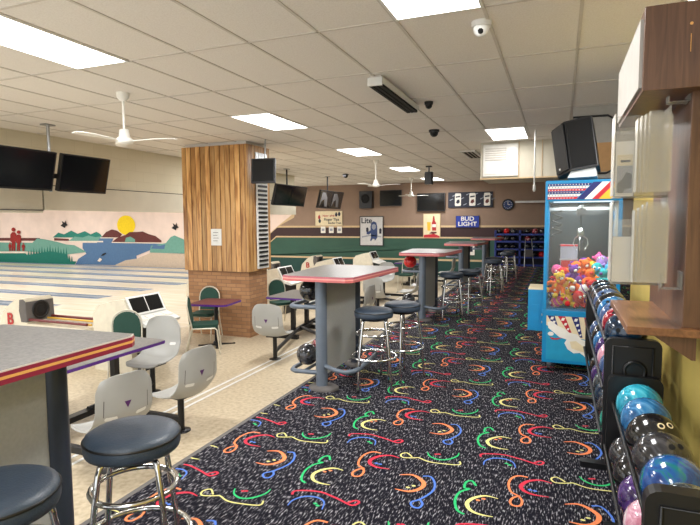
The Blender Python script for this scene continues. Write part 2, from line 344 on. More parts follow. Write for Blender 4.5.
# mural
flat(mu((-60, 132), (140, 133), (140, 143), (-60, 142)), 'hill maroon'); flat(mu((190, 133), (242, 136), (242, 143), (190, 142)), 'hill maroon')
flat(mu((-60, 148), (130, 150), (110, 180), (-60, 180)), 'light teal paint')
flat(mu((185, 131), (205, 114), (225, 120), (250, 107), (272, 118), (298, 109), (318, 120), (338, 111), (352, 119), (360, 132)), 'teal paint')
flat(mu((240, 143), (262, 128), (290, 131), (310, 124), (335, 130), (360, 126), (372, 143)), 'light teal paint')
sc_ = at(442/3.5, 200+88/3.5, YB); er = at(474/3.5, 200+88/3.5, YB)[0]-sc_[0]; ez = sc_[1]-at(442/3.5, 200+122/3.5, YB)[1]
flat([(sc_[0]+er*cos(k*pi/16), sc_[1]+ez*sin(k*pi/16)) for k in range(32)], 'sun yellow')
flat(mu((355, 131), (372, 112), (392, 103), (410, 107), (428, 120), (420, 131)), 'hill maroon')
flat(mu((392, 148), (410, 133), (440, 122), (455, 112), (480, 112), (500, 110), (520, 119), (545, 126), (566, 142), (566, 148)), 'hill maroon')
flat(mu((352, 131), (400, 131), (392, 148), (585, 151), (583, 162), (535, 172), (478, 195), (480, 205), (440, 211), (403, 228), (266, 225), (275, 206), (303, 188), (290, 168), (290, 150), (340, 150)), 'lake blue paint')
flat(mu((352, 131), (400, 131), (398, 134), (352, 134)), 'cream line'); flat(mu((240, 143), (362, 143), (362, 148), (240, 147)), 'cream line'); flat(mu((392, 147), (586, 150), (586, 153), (392, 150)), 'cream line')
flat(mu((403, 228), (440, 211), (480, 205), (530, 184), (662, 190), (662, 262), (403, 240)), 'sand paint')
flat(mu((525, 184), (530, 160), (545, 158), (582, 150), (598, 130), (612, 124), (640, 136), (662, 146), (662, 188)), 'light teal paint')
flat(mu((438, 147), (442, 132), (458, 128), (474, 138), (474, 147)), 'light teal paint'); flat(mu((530, 170), (540, 156), (560, 160), (580, 155), (576, 172)), 'lake blue paint')
flat(mu((95, 180), (112, 152), (132, 134), (160, 138), (200, 146), (235, 156), (262, 158), (305, 182), (240, 190)), 'light teal paint')
sp = [(-60, 226), (-60, 186), (90, 186)]
for k in range(17):
    x = 98+k*9.5; top = 166+abs(k-8)*1.6 if k < 15 else 186+(k-14)*8
    sp += [(x, top+14), (x+3, top-3-(k % 3)*4), (x+6, top+12)]
sp += [(270, 215), (262, 226)]
b_sp = mu(*sp); flat(b_sp, 'deep teal paint')
flat(mu((-60, 180), (92, 180), (92, 186), (-60, 186)), 'cream line')
def figure(x, t, bo, w):
    h = bo-t
    flat(mu(*[(x+h*.09*cos(k*pi/6), t+h*.09+h*.09*sin(k*pi/6)) for k in range(12)]), 'figure red')
    flat(mu((x-w*.4, t+h*.2), (x-w, t+h*.3), (x-w, t+h*.6), (x-w*.6, t+h*.62), (x-w*.6, bo), (x-w*.1, bo), (x, t+h*.72), (x+w*.1, bo), (x+w*.6, bo), (x+w*.6, t+h*.6), (x+w, t+h*.58), (x+w*.9, t+h*.28), (x+w*.4, t+h*.2)), 'figure red')
figure(49, 96, 178, 11); figure(67, 106, 178, 9); figure(37, 148, 178, 5); figure(84, 150, 178, 6)
for bx, by in ((226, 86), (614, 94)):
    flat(mu((bx-12, by+4), (bx-4, by-3), (bx-8, by-13), (bx+2, by-6), (bx+6, by-15), (bx+8, by-3), (bx+14, by+2), (bx+6, by+5), (bx+3, by+12), (bx-4, by+8)), 'bird black')
flat(mu((355, 196), (362, 188), (372, 184), (374, 188), (364, 194)), 'bird black'); flat(mu((343, 213), (352, 202), (360, 208), (352, 216)), 'cream line')
struct('wall_back', b, 'far wall with lakeside mural on the left and brown maroon and green stripes on the right')
b = MB(); b.box(-31.4, -1.6, LOW-.2, -31.2, YB, CEIL+.1, 'white paint'); struct('wall_left', b, 'wall behind the pin end of the lanes')
b = MB(); b.box(2.6, -1.6, 0, 2.8, YB, CEIL+.1, 'cream paint'); struct('wall_right', b, 'outer wall right of the machine')
b = MB(); b.box(.60, -1.6, 0, .72, 5.3, 2.2, 'yellow wall'); b.box(.59, -1.6, 0, .6, 5.3, .1, 'black plastic')
struct('wall_right', b, 'yellow painted partition behind the ball racks')
b = MB(); b.box(-8.1, -1.6, 2.21, -7.8, 14.9, CEIL, 'cream painted block'); b.box(-8.1, 6.15, 1.81, -7.76, 14.9, 2.20, 'cream paint'); b.box(-8.1, -1.6, 1.76, -7.77, 6.12, 2.20, 'cream paint')
b.box(-8.08, -1.6, 2.195, -7.79, 14.88, 2.215, 'matte black'); b.box(-8.08, 6.11, 1.80, -7.8, 6.16, 2.2, 'matte black'); b.box(-7.79, -1.6, 1.795, -7.762, 6.12, 1.81, 'rubber grey')
struct('wall_beam', b, 'cream block bulkhead above the lanes')
b = MB(); b.box(-1.40, 10.1, 2.36, 2.6, 11.4, CEIL, 'cream paint'); b.box(-1.41, 10.09, 2.35, 2.6, 10.12, 2.375, 'tan stripe'); b.box(-.73, 10.085, 2.37, -.715, 10.1, CEIL, 'tan stripe'); b.box(-.33, 10.085, 2.37, -.32, 10.1, CEIL, 'tan stripe')
struct('trim_2', b, 'cream boxed duct below the ceiling')
# ceiling
b = MB(); b.box(-31.3, -1.6, CEIL, 2.8, YB+.1, CEIL+.12, 'ceiling tile')
x = -2.95-.61*46
while x < 2.7:
    b.box(x-.012, -1.6, CEIL-.006, x+.012, YB, CEIL, 'ceiling grid'); x += .61
y = 3.71-1.2*5
while y < YB:
    if y > -1.6: b.box(-31.2, y-.012, CEIL-.006, 2.6, y+.012, CEIL, 'ceiling grid')
    y += 1.2
struct('ceiling', b, 'suspended ceiling of off white tiles in a grid')

# ------------------------------------------------------------------ lights
lt = thing('ceiling_light', 'nearest wide ceiling light panel at upper left of the photo', 'ceiling light', (-3.865, 3.11, CEIL), 0, 'recessed fluorescent light panels')
b = MB(); b.box(-.285, -.58, -.012, .285, .58, -.004, 'light diffuser'); b.build('diffuser', lt)
b = MB()
for q in ((-.305, -.6, -.285, .6), (.285, -.6, .305, .6), (-.285, -.6, .285, -.58), (-.285, .58, .285, .6)): b.box(q[0], q[1], -.014, q[2], q[3], .0, 'white plastic')
b.build('frame', lt)
LAMPS = [(-3.865, 3.11)]
for x, y, s in [(-3.865, 6.71, 'ceiling light panel just in front of the wood and brick pillar top'), (-3.865, 10.3, 'ceiling light panel right of the pillar, beside a nearer ceiling fan'),
        (-4.0, 14.2, 'small looking ceiling light panel between the two right hand ceiling fans'), (-4.1, 18.0, 'farthest ceiling light panel, close to the wall of televisions'),
        (-.81, 3.1, 'ceiling light panel at top edge beside the white dome camera'), (-.84, 9.15, 'ceiling light panel in front of the cream boxed duct'),
        (1.02, 4.4, 'ceiling light panel above the brown wooden header box')]:
    dup(lt, (x, y, CEIL), 0, s); LAMPS.append((x, y))
def area(name, loc, sx, sy, power, rot=(0, 0, 0), col=(.985, .99, 1)):
    l = bpy.data.lights.new(name, 'AREA'); l.shape = 'RECTANGLE'; l.size = sx; l.size_y = sy; l.energy = power; l.color = col
    o = bpy.data.objects.new(name, l); C.objects.link(o); o.location = loc; o.rotation_euler = rot; return o
for x, y in LAMPS: area('lamp_glow', (x, y, CEIL-.03), .55, 1.12, 14 if y == 9.15 else 56)
for x, y in [(-3.865, -.5), (-.81, -.5), (-6.3, 3.1), (-6.3, 10.3), (-6.3, 15)]: area('lamp_glow', (x, y, CEIL-.03), .55, 1.12, 50)  # area lights without panels; the left row added to raise the ceiling light
for y in (1, 6, 11, 16):                 # the fluorescent rows above the lanes, behind the bulkhead
    for x in (-10.5, -16, -21.5, -27): area('lane_lamp', (x, y, CEIL-.1), 1.2, 3, 98, col=(1, .985, .975))
w = bpy.data.worlds.new('world'); bpy.context.scene.world = w; w.use_nodes = True
w.node_tree.nodes['Background'].inputs[0].default_value = (.95, .98, 1, 1); w.node_tree.nodes['Background'].inputs[1].default_value = 1.9  # ambient fill through the open end, added to brighten the ceiling

# ------------------------------------------------------------------ ceiling fans
def fan(loc, drop, ang, label):
    t = thing('ceiling_fan', label, 'ceiling fan', loc, ang, 'white ceiling fans')
    MB().lathe([(.03, -.09), (.065, -.05), (.07, 0)], 'fan white', 20).build('canopy', t)
    MB().tube([(0, 0, -.05), (0, 0, -drop+.1)], .013, 'fan white', 10).build('rod', t)
    MB().lathe([(.03, -drop-.03), (.09, -drop-.015), (.10, -drop+.02), (.06, -drop+.05), (.05, -drop+.13), (.02, -drop+.14)], 'fan white', 24).build('motor', t)
    for k in range(3):
        a = k*2*pi/3; T = Matrix.Rotation(a, 4, 'Z') @ Matrix.Translation((0, 0, -drop+.01)) @ Matrix.Rotation(.08, 4, 'X')
        MB().grid(lambda u, v: (.09+u*.49, (v-.5)*(.05+.07*min(1, u*1.6))*(1-.35*max(0, u-.85)/.15), .02*sin(u*2)), 10, 4, 'fan white', True, .007, T).build('blade', t)
fan((-4.51, 4.59, CEIL), .53, .35, 'white three blade ceiling fan on a long rod left of the pillar')
fan((-4.05, 11.84, CEIL), .60, .1, 'white ceiling fan above the black and white poster of a blue figure')
fan((-4.67, 17.3, CEIL), .60, .5, 'white ceiling fan farthest back, above the poster of a bottle and glass')

# ------------------------------------------------------------------ ceiling fittings
t = thing('fluorescent_fixture', 'long white ceiling fixture with black louvre hanging at centre', 'light fixture', (-1.72, 5.72, CEIL))
MB().box(-.075, -.72, -.075, .075, .72, -.02, 'white plastic').box(-.06, -.70, -.02, .06, .70, 0, 'ceiling grid').build('housing', t)
b = MB()
for x in (-.047, 0, .047): b.box(x-.02, -.70, -.10, x+.016, .70, -.075, 'matte black')
b.box(-.075, -.725, -.10, .075, -.70, -.06, 'white plastic'); b.build('louvre', t)
def dome(loc, m, label, r=.06):
    t = thing('dome_camera', label, 'camera', loc); MB().lathe([(r, -.035), (r*1.05, 0)], m, 20).build('mount', t)
    MB().sphere((0, 0, -.045), r*.82, m, 16, 10).build('dome', t); MB().sphere((0, -r*.5, -.07), r*.33, 'matte black', 10, 8).build('lens', t)
dome((-.56, 3.99, CEIL), 'white plastic', 'white dome security camera on the ceiling at top', .07)
dome((-1.50, 6.35, CEIL), 'black plastic', 'small black dome camera beside the black louvred ceiling fixture', .05)
dome((-1.88, 8.33, CEIL), 'black plastic', 'black dome fitting on the ceiling tiles at mid distance', .08)
dome((-6.1, 15.0, CEIL), 'black plastic', 'tiny black dome on the ceiling right of the pillar', .09)
b = MB(); b.box(-.16, -.6, -.03, .16, .6, 0, 'white plastic'); b.box(-.11, -.55, -.034, .11, .55, -.03, 'matte black')
for k in range(3): b.box(-.10+k*.08, -.55, -.04, -.085+k*.08, .55, -.034, 'ceiling grid')
tag(b.build('ceiling_vent', loc=(-1.80, 11.6, CEIL)), 'narrow black slotted vent in the ceiling left of the duct', 'vent')
t = thing('hanging_speaker', 'small black speaker hanging from the ceiling at centre distance', 'speaker', (-3.22, 13.7, CEIL))
MB().rbox(-.10, -.09, -.48, .10, .09, -.16, 'black plastic', .02).build('cabinet', t); MB().tube([(0, 0, 0), (0, 0, -.18)], .02, 'black metal').build('bracket', t); MB().box(-.07, -.07, -.03, .07, .07, 0, 'black metal').build('mount_plate', t)
# air unit in duct
t = thing('air_conditioner', 'white wall air unit with louvred grille set in the duct', 'air conditioner', (-1.04, 10.09, 2.62))
MB().box(-.31, -.03, -.22, .31, .1, .36, 'white paint').build('housing', t, .006)
b = MB()
for k in range(6): b.box(-.27, -.045, .07+k*.04, .10, -.03, .09+k*.04, 'ceiling grid')
b.box(.13, -.045, .05, .28, -.03, .3, 'white plastic'); b.build('grille', t); MB().box(-.27, -.04, -.18, .27, -.03, .0, 'white art').build('lower_panel', t)
b = MB(); b.tube([(-.40, 9.0, CEIL), (-.40, 9.0, 2.16)], .012, 'white plastic'); b.lathe([(.01, 2.05), (.025, 2.08), (.02, 2.16)], 'white plastic', 12, (-.40, 9.0, 0))
tag(b.build('pull_cord'), 'white cord hanging from the ceiling in front of the duct', 'cord')
b = MB(); b.box(-1.48, 19.30, 2.19, -.3, 19.40, 2.26, 'white plastic'); b.box(-1.3, 19.40, 2.2, -1.25, 19.5, 2.24, 'silver'); b.box(-.6, 19.40, 2.2, -.55, 19.5, 2.24, 'silver')
tag(b.build('wall_rail'), 'long pale rail high on the brown wall right of the clock', 'rail')
# tan plate with black cord behind the PA speaker
t = thing('wall_panel', 'hanging grey and tan panel edged by a thick black rounded cord behind the speaker', 'panel', (.42, 7.4, 2.56))
MB().box(-.3, 0, -.44, .24, .04, .46, 'art grey').build('board', t); MB().box(-.28, -.008, -.36, .18, 0, .0, 'art tan').build('tan_sheet', t)
loop = [(-.3, -.02, .33), (.1, -.02, .33), (.16, -.02, .29), (.19, -.02, .22), (.19, -.02, -.28), (.16, -.02, -.35), (.1, -.02, -.38), (-.3, -.02, -.38)]
MB().tube(loop, .013, 'black plastic').build('cord', t)
# PA speaker
t = thing('speaker', 'large black loudspeaker tilted above the blue claw machine', 'speaker', (.135, 6.2, 2.352))
t.rotation_euler = (radians(-8), radians(-9), radians(-6)); t.scale = (1.08,)*3
prof = [(-.20, .13), (-.20, .02), (-.06, -.17), (.19, -.17), (.19, .13)]
b = MB(); b.prism(prof, -.245, .245, 'black plastic'); b.build('cabinet', t, .012)
dv = Vector((.14, -.19)); 
b = MB(); b.prism([(-.045, -.172), (.175, -.172), (.175, -.182), (-.045, -.182)], -.225, .225, 'matte black'); b.build('side_grille', t, .004)
b = MB(); b.prism([(-.198, .005), (-.068, -.168), (-.076, -.174), (-.206, -.001)], -.225, .225, 'black metal'); b.build('front_grille', t, .003)
b = MB(); b.prism([(-.10, -.30), (.16, -.335), (.16, -.245), (-.06, -.245)], -.12, .10, 'white plastic', lambda a_, c_, d_: (a_, d_, c_)); b.build('stand', t)
MB().sphere((-.16, -.06, -.19), .012, 'white plastic', 8, 6).build('badge', t)

# ------------------------------------------------------------------ pillar
t = thing('pillar', 'square pillar clad in knotty pine above brown brick', 'pillar', (0, 0, 0))
b = MB(); b.box(-6.50, 8.07, LOW, -5.17, 8.70, .70, 'brown brick'); b.build('brick_base', t)
b = MB(); k = 0; x = -6.54
while x < -5.15:
    w_ = min(.105, -5.13-x); b.box(x+.003, 8.025-.006*(k % 2), .70, x+w_-.003, 8.1, CEIL-.06, 'knotty pine boards'); x += .105; k += 1
b.box(-6.54, 8.05, .70, -5.15, 8.74, CEIL-.06, 'knotty pine boards'); y = 8.05; k = 0
while y < 8.7:
    b.box(-5.2, y+.003, .70, -5.125+.006*(k % 2), y+.10, CEIL-.06, 'knotty pine boards'); y += .105; k += 1
b.build('pine_cladding', t); MB().box(-6.5, 8.09, CEIL-.06, -5.19, 8.70, CEIL, 'ceiling tile').build('cap', t)
t = thing('name_board', 'tall rack of black name strips on the pillar side', 'board', (-5.112, 8.46, 1.6))
b = MB(); b.box(0, -.19, -.86, .02, .19, .78, 'white plastic'); b.build('frame', t)
for k in range(20): MB().box(.02, -.15, -.82+k*.08, .035, .15, -.780+k*.08, 'black plastic').build('name_strip', t)
b = MB(); b.box(0, -.2, .8, .012, .2, 1.24, 'ceiling grid')
for k in range(8): b.box(.012, -.2+k*.05, .8, .02, -.18+k*.05, 1.24, 'silver')
b.build('top_panel', t)
b = MB(); b.box(-.11, -.02, -.15, .11, 0, .15, 'white plastic'); n_ = b.build('notice', loc=(-5.80, 8.018, 1.32)); tag(n_, 'white notice sheet on the pine front of the pillar', 'notice')
b = MB()
for k in range(4): b.box(-.06, -.023, .08-k*.05, .05-.02*(k % 2), -.02, .088-k*.05, 'rubber grey')
b.build('print', n_)

# ------------------------------------------------------------------ televisions
def tv(loc, wd, ht, rx, rz, label, pole=None, art=False):
    t = thing('television', label, 'television', loc, 0, 'black flat televisions'); t.rotation_euler = (rx, 0, rz)
    MB().rbox(-wd/2, 0, -ht/2, wd/2, .06, ht/2, 'black plastic', .01, 2, None, 'y').build('case', t)
    s = MB(); s.box(-wd/2+.025, -.004, -ht/2+.03, wd/2-.025, 0, ht/2-.02, 'screen')
    if art:
        s.prism([(-wd*.42, -ht*.4), (-wd*.36, ht*.38), (-wd*.1, ht*.38), (.1, ht*.1), (.2*wd, -ht*.4), (0, -ht*.4), (-wd*.12, ht*.02), (-wd*.3, -.1*ht)], -.006, -.004, 'rubber grey', lambda a, c, d: (a, d, c))
    s.build('screen', t)
    MB().box(-.12, .06, -.1, .12, .10, .1, 'black metal').build('mount', t)
    if pole: MB().tube([(0, .10, .05), (0, .10+pole*.0, .05+pole)], .016, 'black metal').build('pole', t)
    return t
RX = radians(14)
for (y, z, s, a) in [(4.2, 2.33, 'black television at far left, cut by the picture edge', 0), (5.13, 2.33, 'second hanging television from the left edge, pale reflection on it', 0), (6.10, 2.33, 'black television hanging right of its pair over the lanes, left of the fan', 0),
          (12.35, 2.29, 'left television of the pair just right of the pillar', 0), (13.22, 2.29, 'right television of the pair just right of the pillar', 0),
          (15.05, 2.27, 'left television with grey arc picture above the pale bowling sign', 1), (15.95, 2.27, 'right television with grey arc picture above the pale bowling sign', 1)]:
    t = tv((-6.8, y, z), .88 if y < 7 else .90, .56, 0, 0, s, None, a)
    t.rotation_euler = Euler((RX, 0, pi/2), 'XYZ')
    for dy in ((-.1,) if a or y > 7 else (-.3, .3)):
        pass
for i, (y, s) in enumerate([(4.7, 'white ceiling pipe bracket left of the first televisions'), (5.6, 'white ceiling pipe bracket between the two nearest televisions'), (12.8, 'ceiling pipe bracket behind the television pair by the pillar'), (15.5, 'ceiling pipe bracket of the television pair above the bowling sign')]):
    b = MB(); b.tube([(-6.93, y, CEIL), (-6.93, y, 2.05)], .022, 'silver' if i < 2 else 'black metal'); b.box(-6.96, y-.25, 2.25, -6.91, y+.25, 2.32, 'black metal'); b.box(-6.99, y-.08, CEIL-.02, -6.87, y+.08, CEIL, 'silver')
    tag(b.build('ceiling_bracket'), s, 'bracket', 'ceiling brackets holding televisions')
t = tv((-4.71, 7.86, 2.46), .42, .42, radians(-6), radians(12), 'small black monitor hanging at the pillar corner'); MB().tube([(0, .09, .05), (0, .09, .56)], .014, 'silver').build('pole', t)
tv((-4.48, 19.38, 2.28), 1.04, .66, 0, 0, 'wall television between the white fan and the banner of cans')
tv((-6.04, 19.38, 2.46), .86, .60, 0, 0, 'wall television behind the blades of the nearer right fan')
b = MB(); b.rbox(-.26, 0, -.32, .26, .28, .34, 'black plastic', .03); o = b.build('wall_speaker', loc=(-7.0, 19.2, 2.4)); tag(o, 'black boxy speaker high on the brown wall left of the televisions', 'speaker')
b = MB(); b.lathe([(.16, 0), (.17, .02), (.10, .02), (.09, .01)], 'matte black', 20, T=Matrix.Translation((0, 0, .05)) @ Matrix.Rotation(pi/2, 4, 'X')); b.build('cone', o)

# ------------------------------------------------------------------ wall pictures
def frame(name, x0, x1, z0, z1, label, cat, bg, fr='black plastic', fw_=.03):
    t = thing(name, label, cat, ((x0+x1)/2, YB-.03, (z0+z1)/2)); w2 = (x1-x0)/2; h2 = (z1-z0)/2
    b = MB()
    b.box(-w2, -.02, -h2, w2, .005, -h2+fw_, fr).box(-w2, -.02, h2-fw_, w2, .005, h2, fr).box(-w2, -.02, -h2+fw_, -w2+fw_, .005, h2-fw_, fr).box(w2-fw_, -.02, -h2+fw_, w2, .005, h2-fw_, fr); b.build('frame', t)
    MB().box(-w2+fw_, -.012, -h2+fw_, w2-fw_, 0, h2-fw_, bg).build('print', t); return t, w2, h2
def pol(t, name, pts, m, y=-.014):
    b = MB(); b.prism(pts, y-.002, y, m, lambda a, c, d: (a, d, c)); return b.build(name, t)
mat('poster paper', (206, 204, 202), .6); mat('ink blue', (48, 66, 112), .6); mat('ink dark', (26, 30, 48), .6); mat('ink grey', (150, 154, 164), .6)
t, w2, h2 = frame('poster', -7.33, -6.35, .62, 1.78, 'framed grey poster reading Lite with a blue figure', 'poster', 'poster paper')
text('Lite', .30, 'ink dark', Matrix.Translation((-.2, -.016, .40)) @ FACE_CAM, 'lettering', t, .002, bold=.006)
pol(t, 'figure', [(-.02, -.25), (-.04, .18), (.0, .33), (.1, .38), (.2, .33), (.24, .18), (.24, -.25), (.14, -.38), (.12, -.3), (.05, -.3), (.0, -.38), (-.06, -.38)], 'ink blue')
pol(t, 'face', [(.02, .12), (.02, .24), (.1, .28), (.18, .24), (.18, .12), (.1, .04)], 'ink grey', -.017)
pol(t, 'glove', [(-.22, -.02), (-.22, .12), (-.16, .15), (-.12, .1), (-.12, -.04)], 'ink dark'); pol(t, 'glove', [(.32, -.1), (.32, .08), (.38, .12), (.42, .06), (.41, -.1)], 'ink dark')
pol(t, 'arm', [(-.2, -.02), (-.12, -.02), (.0, .06), (.0, -.06), (-.1, -.14), (-.2, -.12)], 'ink blue', -.0165); pol(t, 'ground_shade', [(-.4, -.2), (0, -.14), (.4, -.2), (.38, -.24), (0, -.18), (-.4, -.26)], 'ink grey')
t, w2, h2 = frame('poster', -4.78, -4.13, .94, 1.86, 'cream poster of a brown bottle and golden glass', 'poster', 'cream art', 'tan stripe', .02)
pol(t, 'bottle', [(.02, -.18), (.0, .1), (.03, .18), (.05, .36), (.10, .36), (.12, .18), (.17, .1), (.17, -.18)], 'red mark'); pol(t, 'bottle_label', [(.02, -.05), (.02, .06), (.16, .06), (.16, -.05)], 'white art', -.017)
pol(t, 'glass', [(-.16, -.18), (-.18, .14), (-.04, .14), (-.05, -.18)], 'yellow art'); pol(t, 'shadow_band', [(-.1, -.28), (.0, -.22), (.18, -.22), (.2, -.27), (.06, -.31)], 'hill maroon'); pol(t, 'red_band', [(-.3, -.44), (-.3, -.34), (.1, -.3), (.3, -.38), (.3, -.44)], 'red art')
t, w2, h2 = frame('sign', -3.56, -2.72, 1.34, 1.76, 'blue sign with white words BUD LIGHT', 'sign', 'navy art', 'navy art', .01)
mat('sign blue', (20, 50, 150), .5); t.children[1].data.materials[0] = MATS['sign blue']
text('BUD', .21, 'white art', Matrix.Translation((0, -.016, .10)) @ FACE_CAM, 'lettering', t, .002, bold=.004, sx=1.15); text('LIGHT', .21, 'white art', Matrix.Translation((0, -.016, -.09)) @ FACE_CAM, 'lettering', t, .002, bold=.004, sx=1.15)
t, w2, h2 = frame('banner', -3.85, -2.25, 2.06, 2.62, 'black banner printed with three white cans', 'banner', 'ink dark', 'ink dark', .01)
for k in range(3):
    x = -.44+k*.52; MB().rbox(x-.11, -.02, -.22, x+.11, -.012, .24, 'white art', .04, 3, None, 'y').build('can_print', t)
    pol(t, 'can_mark', [(x-.07, -.1), (x-.03, .0), (x+.05, .02), (x+.07, -.08), (x, -.14)], 'ink dark' if k == 0 else 'hill maroon', -.021); pol(t, 'can_mark', [(x-.08, .08), (x-.08, .13), (x+.08, .15), (x+.08, .1)], 'ink dark', -.021)
for k in range(16):
    x = -.75+k*.1; z = .2*sin(k*2.3); pol(t, 'splash', [(x, z), (x+.12, z+.05), (x+.13, z+.03), (x+.02, z-.03)], 'ink grey', -.0135)
t = thing('wall_clock', 'round black clock on the brown wall right of the banner', 'clock', (-1.73, YB-.03, 2.14)); RXm = Matrix.Rotation(pi/2, 4, 'X')
MB().lathe([(.2, 0), (.2, .03), (.17, .04), (.17, .03)], 'black plastic', 28, T=RXm).build('case', t); MB().lathe([(.165, .02), (.16, .032)], 'ink blue', 28, T=RXm).build('dial', t)
b = MB(); b.box(-.008, -.04, 0, .008, -.034, .12, 'white art'); b.box(0, -.04, -.008, .08, -.034, .008, 'white art')
for k in range(12): b.box(.13*cos(k*pi/6)-.01, -.036, .13*sin(k*pi/6)-.01, .13*cos(k*pi/6)+.01, -.033, .13*sin(k*pi/6)+.01, 'white art')
b.build('hands', t)
t, w2, h2 = frame('sign', -9.25, -8.07, 1.42, 2.0, 'cream sign with small bowling words and dark pins', 'sign', 'cream art', 'cream art', .01)
text('Home of the', .11, 'red mark', Matrix.Translation((.02, -.015, .1)) @ FACE_CAM, 'lettering', t, .001, bold=.003)
text('Finger Tips', .15, 'ink dark', Matrix.Translation((.12, -.015, -.05)) @ FACE_CAM, 'lettering', t, .001, bold=.003)
text('Bowling Team', .10, 'ink dark', Matrix.Translation((.26, -.015, -.19)) @ FACE_CAM, 'lettering', t, .001, bold=.003)
for x, z, m_ in ((-.42, .05, 'red mark'), (-.4, -.1, 'ink dark'), (.33, .15, 'ink dark'), (.46, .17, 'ink dark')):
    pol(t, 'pin_print', [(x-.03, z-.08), (x-.06, z), (x-.02, z+.08), (x, z+.1), (x+.02, z+.08), (x+.06, z), (x+.03, z-.08)], m_)
for k, s in enumerate(('leftmost', 'middle', 'rightmost')):
    x = -8.92+k*.36; b = MB(); b.box(-.1, -.01, -.13, .1, .01, .13, 'white art'); b.box(-.06, -.012, -.05, .06, -.01, .05, 'ink grey')
    tag(b.build('note_card', loc=(x, YB-.02, 1.25)), '%s of three white cards under the cream bowling sign' % s, 'card', 'white cards under the bowling sign')

# ------------------------------------------------------------------ high bar tables
def top_outline(near=False):
    if near: return [(-.57, .03), (-.54, .0), (.22, .0), (.26, .03), (.265, 1.21), (.24, 1.25), (-.54, 1.20), (-.58, 1.16)]
    # near end narrower, long sides straight, ends slightly bowed; local origin = near end centre
    P = [(-.36, .04), (-.28, .0), (.30, -.015), (.36, .03), (.44, 1.19), (.36, 1.27), (0, 1.31), (-.38, 1.30), (-.46, 1.22)]
    return P
def grow(P, d):
    cx = sum(p[0] for p in P)/len(P); cy = sum(p[1] for p in P)/len(P)
    return [(x+d*(x-cx)/math.hypot(x-cx, y-cy), y+d*(y-cy)/math.hypot(x-cx, y-cy)) for x, y in P]
def bar_table(loc, label, near, edge):
    t = thing('bar_table', label, 'bar table', loc, 0, 'high bar tables along the carpet edge'); P = top_outline(near)
    b = MB(); b.prism(grow(P, -.004), 1.045, 1.0905, 'grey laminate top'); b.build('tabletop', t)
    b = MB()
    if edge == 'three': rows = ((1.083, 1.0895, 'ceiling grid', .001), (1.068, 1.083, 'maroon edge', .004), (1.057, 1.068, 'gold edge', .0045), (1.038, 1.057, 'maroon edge', .004))
    else: rows = ((1.072, 1.0895, 'rose edge', .003), (1.060, 1.072, 'pink edge' , .0045), (1.04, 1.060, 'salmon edge', .004))
    for z0, z1, m_, d in rows:
        A = grow(P, d); B = grow(P, -.01); n = len(P)
        v = [(x, y, z) for z in (z0, z1) for x, y in A]+[(x, y, z) for z in (z0, z1) for x, y in B]
        b.add(v, [(i, (i+1) % n, n+(i+1) % n, n+i) for i in range(n)]+[(i, 2*n+i, 2*n+(i+1) % n, (i+1) % n) for i in range(n)]+[(n+i, n+(i+1) % n, 3*n+(i+1) % n, 3*n+i) for i in range(n)], m_)
    b.build('edge_band', t)
    for y, m_ in ((.12, 'grey tube'), (1.02, 'dark post')):
        p = MB(); p.lathe([(.056, .03), (.056, 1.045)], m_, 20, (0, y, 0)); po = p.build('post', t)
        q = MB(); q.lathe([(.15, 0), (.15, .018), (.13, .03), (.06, .034)], 'rubber grey', 24, T=Matrix.Translation((.02, y, 0)) @ Matrix.Diagonal((1, .8, 1, 1))); q.build('foot_plate', t)
    MB().box(-.02, .16, .12, .02, .98, 1.045, 'grey panel').build('panel', t)
    for z, nm in ((.155, 'ball_rail'), (.785, 'ball_rail')):
        for dx in ((.0,) if 0 else (-.30, -.16)):
            pass
        b = MB(); b.tube([(-.02, .10, z), (-.26, .08, z), (-.31, .11, z), (-.33, .18, z), (-.33, .94, z), (-.31, 1.0, z), (-.26, 1.03, z), (-.02, 1.02, z)], .022, 'grey tube', 10)
        b.tube([(-.18, .10, z), (-.18, 1.02, z)], .016, 'grey tube', 8); b.build(nm, t)
    b = MB(); b.tube([(x_, y_, .225) for x_, y_ in ((.02, .12), (.20, .0), (.30, -.03), (.36, .02), (.38, .12), (.35, .72), (.28, .82), (.02, 1.0))], .021, 'grey tube', 10)
    b.build('foot_rail', t); return t
bar_table((-2.05, .60, 0), 'nearest high table at far left with maroon and gold edge', True, 'three')
bar_table((-2.09, 4.38, 0), 'second high bar table with balls on its rails', False, 'two')
bar_table((-2.03, 8.10, 0), 'third high bar table with red ball beside its post', False, 'two')
bar_table((-2.02, 11.6, 0), 'fourth high bar table from the front', False, 'two')
bar_table((-1.98, 15.1, 0), 'farthest high bar table, near the green striped wall', False, 'two')

# ------------------------------------------------------------------ bar stools
def make_stool():
    t = thing('bar_stool', '', 'bar stool', (0, 0, 0), 0, 'round backless bar stools')
    b = MB(); b.lathe([(.155, .685), (.180, .69), (.185, .705), (.185, .738), (.178, .754), (.155, .766), (.1, .772), (.03, .774)], 'navy vinyl', 40); b.build('seat', t)
    b = MB(); b.lathe([(.185, .736), (.1885, .740), (.183, .745)], 'black plastic', 40); b.build('piping', t)
    b = MB(); b.lathe([(.12, .66), (.14, .688)], 'black metal', 20); b.build('swivel_plate', t)
    for k in range(4):
        a = pi/4+k*pi/2+.2; r = lambda d, z: (d*cos(a), d*sin(a), z)
        l = MB(); l.tube([r(.04, .672), r(.12, .672), r(.145, .66), r(.155, .63), r(.178, .48), r(.20, .31), r(.222, .01)], .0125, 'chrome', 10).build('leg', t)
        MB().lathe([(.015, 0), (.015, .02)], 'black plastic', 12, r(.223, 0)).build('foot_cap', t)
    for z, rr in ((.53, .165), (.31, .215)):
        MB().tube([(rr*cos(2*pi*k/32), rr*sin(2*pi*k/32), z) for k in range(32)], .012, 'chrome', 8, True).build('ring', t)
    return t
st = make_stool(); first = True
